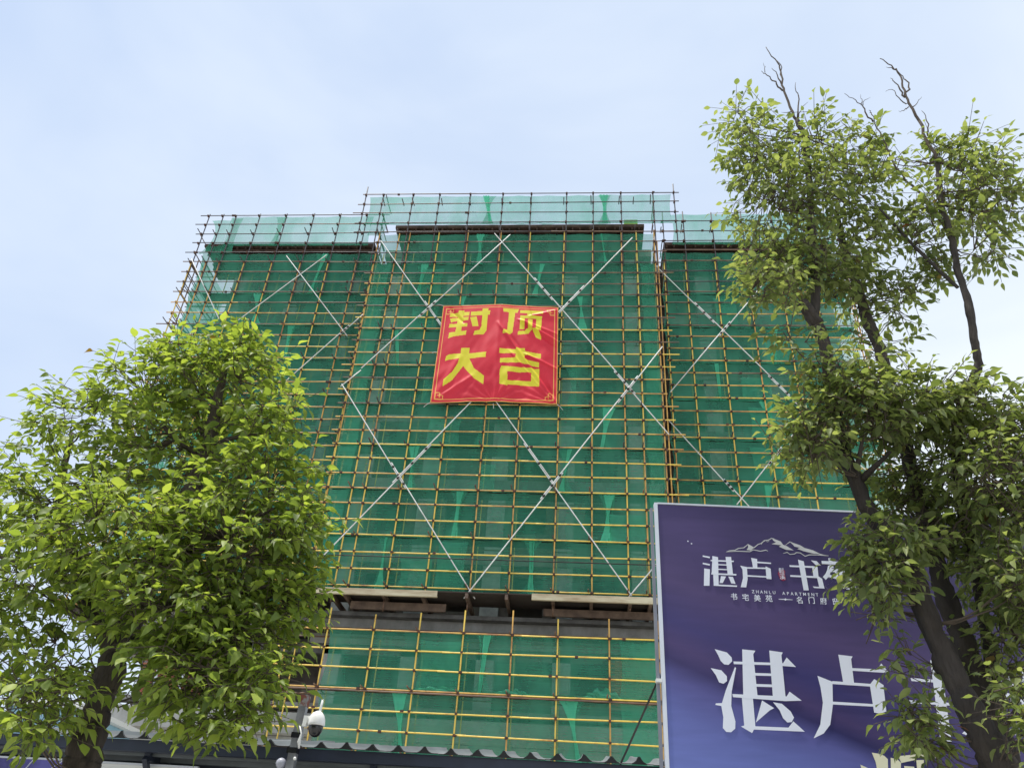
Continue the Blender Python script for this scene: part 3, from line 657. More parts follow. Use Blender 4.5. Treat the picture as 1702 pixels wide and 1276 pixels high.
# printed face
def face_material():
    m = bpy.data.materials.new('billboard_print'); m.use_nodes = True; t = m.node_tree; n = t.nodes; b = n['Principled BSDF']; k = t.links.new
    b.inputs['Roughness'].default_value = 0.45; b.inputs['Specular IOR Level'].default_value = 0.35
    uv = n.new('ShaderNodeUVMap'); uv.uv_map = 'UVMap'
    sp = n.new('ShaderNodeSeparateXYZ'); k(uv.outputs[0], sp.inputs[0])
    nz_ = n.new('ShaderNodeTexNoise'); nz_.inputs['Scale'].default_value = 1.1; nz_.inputs['Detail'].default_value = 2; k(uv.outputs[0], nz_.inputs['Vector'])
    # diagonal print edge: blue field below, purple above
    ml = n.new('ShaderNodeMath'); ml.operation = 'MULTIPLY'; ml.inputs[1].default_value = .52; k(sp.outputs['X'], ml.inputs[0])
    a1 = n.new('ShaderNodeMath'); a1.operation = 'ADD'; k(sp.outputs['Y'], a1.inputs[0]); k(ml.outputs[0], a1.inputs[1])
    a2 = n.new('ShaderNodeMath'); a2.operation = 'MULTIPLY_ADD'; a2.inputs[1].default_value = .22; k(nz_.outputs['Fac'], a2.inputs[0]); k(a1.outputs[0], a2.inputs[2])
    r = n.new('ShaderNodeValToRGB'); k(a2.outputs[0], r.inputs[0]); e = r.color_ramp.elements
    stops = [(0.0,(.03,.04,.16)),(.2,(.15,.19,.50)),(.40,(.125,.15,.42)),(.51,(.095,.10,.31)),(.575,(.022,.020,.10)),(.63,(.058,.040,.135)),(.72,(.036,.034,.145)),(.88,(.078,.056,.150)),(1.0,(.050,.038,.115))]
    sc_ = 1.0/2.6
    e[0].position = stops[0][0]; e[0].color = (*stops[0][1],1); e[1].position = 1; e[1].color = (*stops[-1][1],1)
    for p_, c_ in stops[1:-1]:
        q = e.new(p_); q.color = (*c_,1)
    # soft lilac glow upper right and dark patch upper left (printed artwork)
    n2 = n.new('ShaderNodeTexNoise'); n2.inputs['Scale'].default_value = 1.6; n2.inputs['Detail'].default_value = 1.5; k(uv.outputs[0], n2.inputs['Vector'])
    mr_ = n.new('ShaderNodeMapRange'); mr_.inputs['From Min'].default_value = .42; mr_.inputs['From Max'].default_value = .68; mr_.inputs['To Max'].default_value = .55; k(n2.outputs['Fac'], mr_.inputs['Value'])
    mx_ = n.new('ShaderNodeMix'); mx_.data_type = 'RGBA'; mx_.inputs['B'].default_value = (.115,.080,.225,1)
    k(mr_.outputs[0], mx_.inputs['Factor']); k(r.outputs[0], mx_.inputs['A'])
    n3 = n.new('ShaderNodeTexNoise'); n3.inputs['Scale'].default_value = 6; n3.inputs['Detail'].default_value = 6
    mpp = n.new('ShaderNodeMapping'); mpp.inputs['Scale'].default_value = (1, 6, 1); k(uv.outputs[0], mpp.inputs[0]); k(mpp.outputs[0], n3.inputs['Vector'])
    mm = n.new('ShaderNodeMapRange'); mm.inputs['To Min'].default_value = .82; mm.inputs['To Max'].default_value = 1.18; k(n3.outputs['Fac'], mm.inputs['Value'])
    vm = n.new('ShaderNodeVectorMath'); vm.operation = 'SCALE'; k(mx_.outputs['Result'], vm.inputs[0]); k(mm.outputs[0], vm.inputs['Scale'])
    k(vm.outputs[0], b.inputs['Base Color'])
    return m
M['billboard_print'] = face_material()
nx_, nz__ = 40, 34; V = []; Fc = []
for j in range(nz__+1):
    for i in range(nx_+1):
        u = BW*i/nx_; z = ZB+(ZT-ZB)*j/nz__; V.append(b3(u, z, .0012*noise.noise(Vector((u*1.5, z*1.5, 0)))))
for j in range(nz__):
    for i in range(nx_): k = j*(nx_+1)+i; Fc.append((k, k+1, k+nx_+2, k+nx_+1))
fo = mesh_obj('printed_face', V, Fc, M['billboard_print'], bb, True)
uvl = fo.data.uv_layers.new(name='UVMap')
for lp in fo.data.loops:
    v = fo.data.vertices[lp.vertex_index].co; q = v-Vector((BP0.x,BP0.y,0)); uvl.data[lp.index].uv = (q.dot(BU)/3.0, (v.z-2.35)/2.35)
def bbox(name, u0, u1, n0, n1, z0, z1, m, par=bb):
    b = MB(); vs2 = [b3(u, z, n_) for z in (z0, z1) for u, n_ in ((u0,n0),(u1,n0),(u1,n1),(u0,n1))]
    b.v = [tuple(v) for v in vs2]; b.f = [(0,3,2,1),(4,5,6,7),(0,1,5,4),(1,2,6,5),(2,3,7,6),(3,0,4,7)]
    return b.build(name, m, par)
bbox('backing_frame', .0, BW, -.012, -.07, ZB, ZT-.01, M['frame_grey'])
bbox('edge_trim', -.030, -.002, .010, -.05, ZB, ZT+.014, M['frame_white'])
bbox('edge_tube', -.062, -.040, -.03, -.09, ZB, ZT-.02, M['frame_grey'])
bbox('top_trim', -.002, BW, .010, -.05, ZT+.003, ZT+.016, M['frame_white'])
for u in (.4, 2.0, 3.6): bbox('post', u-.04, u+.04, -.075, -.155, 0, ZT-.3, M['frame_grey'])
bbox('screw_eye', -.075, -.03, .02, -.03, onb(1103,1131)[1]-.012, onb(1103,1131)[1]+.012, M['white_plastic'])
def flat_poly(name, pts, m, par=bb, n=.004, th=.002):
    b = MB(); k = len(pts)
    for nn in (n, n-th):
        for (u, z) in pts: b.v.append(tuple(b3(u, z, nn)))
    b.f.append(tuple(range(k))[::-1]); b.f.append(tuple(range(k, 2*k)))
    for i in range(k): b.f.append((i, (i+1) % k, k+(i+1) % k, k+i))
    return b
def character(strokes, m, c, s, name='character', n=.004):
    """one printed character; every stroke sits a hair prouder than the last so faces never coincide"""
    allb = MB()
    for q, st in enumerate(strokes):
        b = flat_poly('s', [onb(x, y, c, s) for x, y in st], m, n=n+.0001*q); o = len(allb.v)
        allb.v += b.v; allb.f += [tuple(o+i for i in f) for f in b.f]
    return allb.build(name, m, bb)
c1, s1_ = (1080, 820), 622/1702
W = M['letter_white']
character([
 [(295,707),(350,722),(372,745),(374,762),(358,778),(338,776),(322,760),(311,735)],
 [(277,793),(325,803),(350,830),(351,852),(335,864),(315,858),(300,825)],
 [(387,788),(392,792),(372,900),(370,965),(389,1035),(388,1068),(370,1084),(348,1083),(332,1065),(334,1015),(325,965),(298,960),(300,953),(328,952),(345,895)],
 [(420,708),(480,714),(470,730),(490,925),(425,922)], [(418,924),(468,926),(480,1062),(430,1062)], [(414,1058),(440,1050),(478,1062),(465,1088)],
 [(543,713),(604,722),(598,735),(618,936),(560,931)], [(380,763),(604,770),(604,781),(382,775)], [(598,783),(622,745),(664,788)],
 [(470,815),(566,818),(566,829),(470,827)], [(474,865),(570,868),(570,880),(474,877)], [(375,911),(625,922),(690,941),(615,943),(378,925)], [(620,925),(635,900),(690,941)],
 [(510,940),(565,975),(545,985),(482,1040),(492,1005)], [(560,948),(600,955),(640,990),(655,1018),(645,1038),(625,1040),(605,1020),(590,985)],
 [(470,1057),(640,1064),(704,1082),(470,1072)], [(628,1066),(652,1035),(704,1082)]], W, c1, s1_)
character([
 [(857,732),(922,740),(915,752),(928,860),(880,862)], [(918,793),(1030,798),(1083,805),(1080,815),(918,805)], [(1035,799),(1052,772),(1083,810)], [(830,852),(1005,865),(1005,877),(826,865)],
 [(762,828),(830,855),(832,960),(820,1050),(790,1090),(745,1112),(775,1050),(787,950),(776,880)],
 [(1000,868),(1020,843),(1062,870),(1065,900),(1075,990),(1048,1000),(1020,995)], [(828,945),(1022,957),(1022,968),(828,958)]], W, c1, s1_)
character([
 [(1185,838),(1390,852),(1390,864),(1190,852)], [(1172,938),(1440,956),(1440,968),(1180,952)], [(1275,757),(1322,765),(1372,1130),(1322,1130)],
 [(1390,850),(1420,835),(1450,860),(1455,960),(1405,958)], [(1430,955),(1470,940),(1500,965),(1505,1060),(1470,1110),(1420,1090),(1450,1060)], [(1450,760),(1500,775),(1530,810),(1510,830),(1480,815)]], W, c1, s1_)
character([
 [(1585,840),(1700,846),(1700,858),(1590,852)], [(1610,790),(1650,798),(1660,880),(1625,880)], [(1600,900),(1640,910),(1600,1010),(1570,1040),(1585,960)],
 [(1640,930),(1700,936),(1700,948),(1640,942)], [(1690,790),(1730,798),(1735,880),(1700,880)], [(1690,935),(1735,940),(1720,1040),(1660,1100),(1690,1010)]], W, c1, s1_)
c4, s4 = (1420, 1050), 282/1592
character([
 [(163,1130),(230,1140),(280,1160),(312,1190),(318,1420),(235,1420),(200,1220)], [(340,1178),(400,1190),(436,1225),(428,1420),(345,1420)], [(55,1243),(130,1276),(150,1420),(90,1420),(72,1300)],
 [(410,1163),(600,1143),(622,1160),(560,1200),(440,1226)], [(580,1200),(650,1198),(655,1420),(600,1420)], [(465,1255),(560,1262),(562,1420),(500,1420)], [(600,1143),(780,1150),(780,1180),(620,1175)]], M['letter_cream'], c4, s4)
c2_, s2_ = (1160, 870), 260/1702
character([
 [(52,345),(130,360),(128,376),(52,360)], [(52,425),(130,440),(128,456),(52,440)], [(68,487),(130,497),(125,675),(64,675)],
 [(157,352),(218,365),(225,665),(172,672),(165,548),(148,548)], [(300,362),(360,362),(380,547),(322,547)], [(138,395),(390,403),(388,418),(138,408)],
 [(216,440),(322,445),(322,456),(216,452)], [(218,490),(322,495),(322,506),(218,502)], [(145,538),(418,548),(416,564),(145,553)], [(250,570),(305,575),(270,645),(235,645)],
 [(330,575),(380,580),(408,655),(362,650)], [(170,660),(425,673),(423,688),(172,676)]], W, c2_, s2_)
character([
 [(578,372),(643,385),(646,484),(600,482)], [(640,412),(795,425),(795,438),(640,428)], [(460,458),(532,472),(540,600),(525,693),(465,690),(490,590),(484,500)],
 [(530,474),(745,478),(745,493),(530,489)], [(735,465),(790,490),(800,605),(745,600)], [(533,560),(747,572),(747,586),(535,575)]], W, c2_, s2_)
character([
 [(995,452),(1255,463),(1255,481),(998,470)], [(1088,392),(1150,410),(1205,725),(1150,725)], [(1240,460),(1300,472),(1312,592),(1258,588)],
 [(1003,560),(1310,572),(1350,600),(1376,706),(1322,700),(1296,592),(1005,577)], [(1250,683),(1345,690),(1370,706),(1262,699)], [(1230,400),(1290,408),(1335,455),(1280,450)]], W, c2_, s2_)
# printed text in the same plane
def text(body, uz, size, m, name='lettering', bold=0.0, par=bb, sx=1.0, n=.0048, slope=0.0):
    cu = bpy.data.curves.new('t', 'FONT'); cu.body = body; cu.size = size; cu.offset = bold; cu.extrude = .0006; cu.align_x = 'CENTER'; cu.align_y = 'CENTER'; cu.resolution_u = 3
    to = bpy.data.objects.new('t', cu); COL.objects.link(to); bpy.context.view_layer.update()
    me = bpy.data.meshes.new_from_object(to.evaluated_get(bpy.context.evaluated_depsgraph_get()))
    bpy.data.objects.remove(to)
    for v in me.vertices:
        x, y, z = v.co; v.co = b3(uz[0]+x*sx, uz[1]+y+slope*x, n+z)
    me.materials.clear(); me.materials.append(m); me.name = name
    return link(bpy.data.objects.new(name, me), par)
px = abs(onb(1300, 950)[0]-onb(1301, 950)[0])       # metres per photo pixel near the logo
pz = abs(onb(1300, 950)[1]-onb(1300, 951)[1])
def ctext(ch, x, y, h, m=W, bold=0.0, sx=None):
    return text(ch, onb(x, y, c2_, s2_), h*s2_*pz*1.05, m, 'character', bold, sx=(sx or px/pz))
ctext('苑', 1530, 575, 330, bold=.006)
for ch, x, y in (('书',392,800),('宅',518,808),('美',645,815),('苑',772,820),('名',1108,838),('门',1235,840),('府',1365,848),('邸',1500,855)): ctext(ch, x, y, 72, bold=.0006)
for k_, ch in enumerate('ZHANLU'): ctext(ch, 600+k_*45.5, 741+k_*2, 44, bold=.0002)
for k_, ch in enumerate('APARTMENT'): ctext(ch, 932+k_*45.3, 760+k_*2, 44, bold=.0002)
o = flat_poly('s', [onb(x, y, c2_, s2_) for x, y in ((878,818),(940,819),(952,812),(964,820),(1028,825),(1028,830),(964,828),(952,837),(940,828),(878,823))], W).build('dash_ornament', W, bb)
flat_poly('s', [onb(x, y, c2_, s2_) for x, y in ((885,505),(935,500),(950,520),(945,545),(950,570),(957,610),(925,625),(895,605),(880,570),(868,540))], M['seal_red'], n=.0038).build('red_seal', M['seal_red'], bb)
ctext('鬆', 908, 518, 62); ctext('溪', 918, 582, 62)
# mountain emblem: lines and snow patches
def ribbon(pts, wd):
    b = MB(); P = [Vector((*onb(x, y, c2_, s2_), 0)) for x, y in pts]; q = wd*s2_*px/2
    for i, p in enumerate(P):
        d = (P[min(i+1, len(P)-1)]-P[max(i-1, 0)]).normalized(); a = Vector((-d.y, d.x, 0))*q*(0.45 if i in (0, len(P)-1) else 1)
        b.v.append(tuple(b3(p.x+a.x, p.y+a.y, .0045))); b.v.append(tuple(b3(p.x-a.x, p.y-a.y, .0045)))
    for i in range(len(P)-1): b.f.append((2*i, 2*i+1, 2*i+3, 2*i+2))
    return b.build('ridge_line', M['snow_print'], bb)
ribbon([(305,308),(345,295),(400,290),(440,270),(500,262),(545,226),(585,250),(610,262),(655,225),(690,215),(720,185),(765,180),(800,160),(830,165)], 9)
ribbon([(305,308),(420,300),(565,305),(600,285),(680,300),(740,288),(762,300)], 9)
ribbon([(690,230),(695,205),(740,180),(752,198),(775,192)], 7)
ribbon([(950,235),(1000,198),(1040,215)], 9)
ribbon([(925,325),(970,312),(1000,335),(1050,330),(1070,315),(1110,318),(1165,355),(1210,340),(1300,340),(1420,350),(1330,333),(1280,320)], 9)
for st in ([(545,226),(610,262),(575,292),(528,285),(545,262)], [(805,160),(850,175),(900,195),(925,230),(965,245),(1040,290),(960,285),(880,250),(905,235),(850,228),(800,222),(850,205),(820,185)],
           [(1000,198),(1110,235),(1160,265),(1250,290),(1330,330),(1250,325),(1150,300),(1080,275),(1110,262),(1050,250),(1035,232)]):
    flat_poly('s', [onb(x, y, c2_, s2_) for x, y in st], M['snow_print'], n=.0042).build('snow_patch', M['snow_print'], bb)
for x, y in ((1143,900),(1149,904)):
    u, z = onb(x, y); bbox('staple', u-.005, u+.005, .012, .014, z-.005, z+.005, W)
# strut between billboard and roof
st = empty('stay_rod', bp(1028, 1280, 7.3)); tag(st, 'thin black stay rod slanting from the billboard edge down to the corrugated roof', 'stay rod')
p0, p1 = b3(-.03, onb(1098,1118)[1], -.1), bp(1022, 1290, 7.15)
MB().tube([p0, p1], .0085, 8).build('rod', M['black_plastic'], st); MB().tube([p0+Vector((-.02,0,.02)), p0+Vector((.03,0,-.02))], .018, 8).build('bracket', M['frame_grey'], st)

# ------------------------------------------------------------------ canopy with corrugated roof over the hoarding
YE = 7.0
cn = empty('hoarding_canopy', (-2.2, YE, 0)); tag(cn, 'long hoarding with a corrugated metal roof canopy along the bottom of the view', 'canopy')
XA, XB_ = -6.2, bp(1104, 1270, YE).x+.12
pa, pb = bp(0, 1222, YE), bp(1100, 1270, YE)
ZE = (pa.z+pb.z)/2-.0
def sheet(x0, x1, yoff, seed):
    rr = random.Random(seed); pitch = .212; prof = [(0,.0),(.04,.001),(.058,.010),(.074,.026),(.088,.047),(.106,.049),(.122,.027),(.140,.010),(.160,.001),(.212,0)]
    V = []; F_ = []; xs = []
    n = int(round((x1-x0)/pitch))
    for k in range(n):
        for a, b in prof[:-1]: xs.append((x0+k*pitch+a, b*rr.uniform(.85,1.1)))
    xs.append((x0+n*pitch, 0)); ny = 6; sl = math.tan(math.radians(9.8))
    for j in range(ny+1):
        y = YE-.05+1.1*j/ny + yoff
        for i, (x, h) in enumerate(xs):
            V.append((x, y, ZE+.012+h+sl*(y-YE)+.007*noise.noise(Vector((x*3, y*2, seed)))))
    m = len(xs)
    for j in range(ny):
        for i in range(m-1): k = j*m+i; F_.append((k, k+1, k+m+1, k+m))
    fv = []; ff = []
    for i, (x, h) in enumerate(xs): fv += [(x, YE-.045+yoff, ZE+h+.008), (x, YE-.045+yoff, ZE+.0025)]
    for i in range(m-1): ff.append((2*i, 2*i+2, 2*i+3, 2*i+1))
    mesh_obj('rib_hollow_shade', fv, ff, M['black_clamp'], cn)  # black strip stands in for the shade inside the open rib ends
    return mesh_obj('roof_sheet', V, F_, M['roof_metal'], cn)
x = XA; k = 0
while x < XB_-.1:
    sheet(x, x+.848, -.015*(k % 2), 70+k); x += .848; k += 1
MB().box(XA, XB_, YE-.02, YE+.05, ZE-.085, ZE+.002).build('fascia_beam', M['navy_steel'], cn)
MB().box(XA, XB_, YE+.10, YE+.14, ZE-.10, ZE-.03).build('gutter_rail', M['grey_steel'], cn)
MB().box(XA, XB_, YE+.26, YE+.30, ZE-.12, ZE-.05).build('gutter_rail', M['grey_steel'], cn)
MB().box(XA, XB_, YE+.145, YE+.255, ZE-.065, ZE-.045).build('soffit', M['slate_wall'], cn)
for x in (-5.4,-3.55,-1.65,.2):
    MB().box(x-.025, x+.025, YE+.06, YE+.5, ZE-.14, ZE-.08).build('bracket', M['navy_steel'], cn)
    MB().bar((x, YE+.04, ZE-.12), (x, YE+.42, ZE-.5), .04, .04).build('strut', M['navy_steel'], cn)
    MB().box(x-.03, x+.03, YE+.40, YE+.455, 0, ZE-.1).build('post', M['navy_steel'], cn)
xx = XA
while xx < XB_:
    MB().box(xx+.004, min(xx+1.9, XB_)-.004, YE+.46, YE+.5, .0, ZE+.02).build('wall_panel', M['slate_wall'], cn); xx += 1.9
tube('strut', bp(560,1290,YE+.3), bp(655,1264,YE+.3), .016, M['navy_steel'], cn)
# posters on the hoarding below the canopy
YPO = YE+.18
def poster(x0, x1, ya, m, label, edge):
    a, b = bp(x0, ya[0], YPO), bp(x1, ya[1], YPO); t = empty('poster', ((a.x+b.x)/2, YPO, 1.2)); tag(t, label, 'poster')
    v = [(a.x,YPO,1.0),(b.x,YPO,1.0),(b.x,YPO,b.z),(a.x,YPO,a.z)]
    v += [(q[0],YPO+.02,q[2]) for q in v]
    mesh_obj('poster_face', v, [(0,1,2,3),(7,6,5,4),(0,4,5,1),(1,5,6,2),(2,6,7,3),(3,7,4,0)], m, t)
    MB().bar((a.x,YPO-.005,a.z+.008), (b.x,YPO-.005,b.z+.008), .03, .014).build('edge_strip', edge, t)
    return t, a, b
t, a, b = poster(-90, 112, (1255,1264), mat('poster_violet', (.13,.12,.42), .4, col2=(.03,.025,.11), scale=1.6, lo=.4, hi=.6), 'violet poster with pale diagonal strokes at the lower left corner, left of the trunk', M['frame_white'])
for (xa, ya_, xb, yb) in ((40,1280,58,1257),(80,1280,104,1262)):
    MB().bar(bp(xa,ya_,YPO-.004), bp(xb,yb+2,YPO-.004), .004, .014, up=(0,1,0)).build('printed_stroke', M['letter_white'], t)
poster(152, 330, (1267,1277), M['white_wall'], 'plain white poster just right of the left tree trunk, under the canopy', M['frame_white'])

# ------------------------------------------------------------------ camera pole, dome camera, globe lamp
YK = 6.8
pt, pb_ = bp(508, 1156, YK), bp(481, 1282, YK)
cp_ = empty('camera_pole', (pb_.x, YK, 0)); tag(cp_, 'square galvanised steel pole with rusty top holding the white camera', 'pole')
dirn = (pt-pb_).normalized(); foot = pb_-dirn*(pb_.z/dirn.z)
MB().bar(foot, pt, .062, .062, up=(0,1,0)).build('shaft', M['pole_galv'], cp_)
MB().bar(pt-dirn*.085, pt+dirn*.003, .068, .068, up=(0,1,0)).build('rusty_top', mat('rusty_top', (.20,.19,.19), .8, col2=(.15,.045,.03), scale=22, lo=.45, hi=.55), cp_)
for x_, y_ in ((494,1222),(487,1247)):
    q = bp(x_, y_, YK); MB().bar(q-dirn*.02, q+dirn*.02, .078, .078, up=(0,1,0)).build('black_strap', M['black_plastic'], cp_)
q = bp(500,1218,YK-.05); MB().tube([bp(498,1205,YK-.04), bp(501,1218,YK-.05), bp(497,1232,YK-.05), bp(497,1243,YK-.05)], [.005,.006,.014,.006], 8).build('cable', M['white_plastic'], cp_, True)
q = bp(490,1260,YK-.05); MB().lathe(q-Vector((0,0,.012)), [(.004,0),(.012,.004),(.013,.014),(.008,.024),(.003,.026)], 12).build('connector', M['white_plastic'], cp_, True)
YD = 6.74
cq = bp(526, 1202, YD); SP = 1.0/ (abs(proj(cq+Vector((.1,0,0)))[0]-proj(cq)[0])*10)      # metres per pixel
dc = empty('security_camera', cq); tag(dc, 'white dome security camera with stubby antenna on the square pole', 'camera')
h0 = Vector((cq.x, cq.y, cq.z+ .004))
MB().lathe(h0, [(.064,-.02),(.067,-.014),(.067,.0),(.063,.03),(.052,.058),(.036,.078),(.018,.090),(.004,.093)], 28).build('housing', M['white_plastic'], dc, True)
dome_ = MB().lathe(h0, [(.004,-.105),(.022,-.100),(.040,-.086),(.052,-.062),(.057,-.036),(.058,-.0205)], 28).build('dome', M['black_plastic'], dc, True)
lens = h0+Vector((.0,-.056,-.055)); MB().tube([lens+Vector((0,.02,.0)), lens+Vector((0,-.006,-.002))], .019, 16).build('lens', M['black_clamp'], dome_, True)
for dx in (-.022,.022): MB().tube([lens+Vector((dx,.01,-.014)), lens+Vector((dx,-.002,-.015))], .004, 8).build('infrared_led', M['white_plastic'], dome_)
MB().tube([h0+Vector((.004,.02,.075)), h0+Vector((.006,.02,.13)), h0+Vector((.012,.02,.185))], [.011,.010,.0085], 12).build('antenna', M['white_plastic'], dc, True)
arm0 = bp(508, 1196, YK-.05); MB().bar(arm0-Vector((0,0,.05)), arm0+Vector((0.004,0,.03)), .03, .05, up=(0,1,0)).build('wall_plate', M['white_plastic'], dc)
MB().tube([arm0+Vector((0,0,-.03)), arm0+Vector((.03,0,.002)), h0+Vector((-.03,0,.068)), h0+Vector((0,0,.075))], [.016,.020,.018,.016], 12).build('arm', M['white_plastic'], dc, True)
MB().bar(arm0+Vector((0,0,.026)), arm0+Vector((.06,0,.026)), .02, .012).build('tab', M['white_plastic'], dc)
gq = bp(467, 1268, YK); gl_ = empty('globe_lamp', gq); tag(gl_, 'small grey-white globe lamp beside the square pole at the bottom edge', 'lamp')
MB().lathe(gq, [(.006,-.040),(.022,-.036),(.036,-.018),(.041,0),(.036,.020),(.022,.035),(.006,.041)], 24).build('globe', M['globe'], gl_, True)
MB().lathe(gq+Vector((0,0,-.09)), [(.03,0),(.03,.02),(.018,.03),(.018,.052)], 16).build('base', M['white_plastic'], gl_, True)

# ------------------------------------------------------------------ far things low on the left, seen through the tree
fb = empty('distant_building', (-28, 62, 0)); tag(fb, 'pale distant building glimpsed below the left tree crown', 'building')
MB().box(-36, -17.5, 62, 72, 0, 11.2).build('wall', M['white_wall'], fb)
for i in range(6):
    for zz_ in (5.5, 8.4):
        MB().box(-35+i*2.9, -33.5+i*2.9, 61.93, 61.99, zz_, zz_+1.5).build('window', M['slate_wall'], fb)
MB().box(-36.3, -17.2, 61.6, 72.3, 11.21, 11.5).build('roof', M['concrete'], fb)
tp = empty('site_hut', (-14.8, 20, 0)); tag(tp, 'pale blue site hut glimpsed low on the left behind the tree leaves', 'hut')
a, b = bp(20, 1172, 20), bp(112, 1215, 20)
MB().box(a.x, b.x, 20, 23, 0, a.z).build('blue_wall', M['cyan_tarp'], tp)
for i in range(4):
    x = a.x+(b.x-a.x)*(i/3.); MB().box(x-.03, x+.03, 19.93, 19.99, 0, a.z+.02).build('stud', M['grey_steel'], tp)
MB().box(a.x-.2, b.x+.2, 19.8, 23.2, a.z+.005, a.z+.12).build('roof', M['white_wall'], tp)

# ------------------------------------------------------------------ trees
def leaf_mesh(seed, droop, fold_, wd_=1.0):
    """leaf 1 unit long along +Y, upper side +Z, with stalk"""
    w_ = [(0,.0),(.12,.13*wd_),(.32,.23*wd_),(.50,.235*wd_),(.72,.16*wd_),(.88,.06*wd_),(1.0,.0)]; V = []; F_ = []
    rr = random.Random(seed)
    for y, hw in w_:
        z = -droop*y*y+.03*math.sin(y*9+seed); wv = rr.uniform(-.02,.02)
        if hw == 0: V.append((0, y, z))
        else:
            V += [(-hw, y, z+fold_*hw+wv), (0, y, z), (hw, y, z+fold_*hw-wv)]
    # verts: 0 base; 1..15 triples; 16 tip
    F_ += [(0,2,1),(0,3,2)]
    for k in range(4):
        a = 1+3*k; F_ += [(a,a+1,a+4,a+3),(a+1,a+2,a+5,a+4)]
    F_ += [(13,14,16),(14,15,16)]
    s0 = len(V); V += [(-.006,-.32,.06),(.006,-.32,.06),(.008,.02,0),(-.008,.02,0)]; F_.append((s0,s0+1,s0+2,s0+3))
    return V, F_
LV = [leaf_mesh(1,.18,.25,1.1), leaf_mesh(2,.45,.55,.85), leaf_mesh(3,.08,.15,1.25), leaf_mesh(4,.6,.3,.95), leaf_mesh(5,.25,.8,.8)]
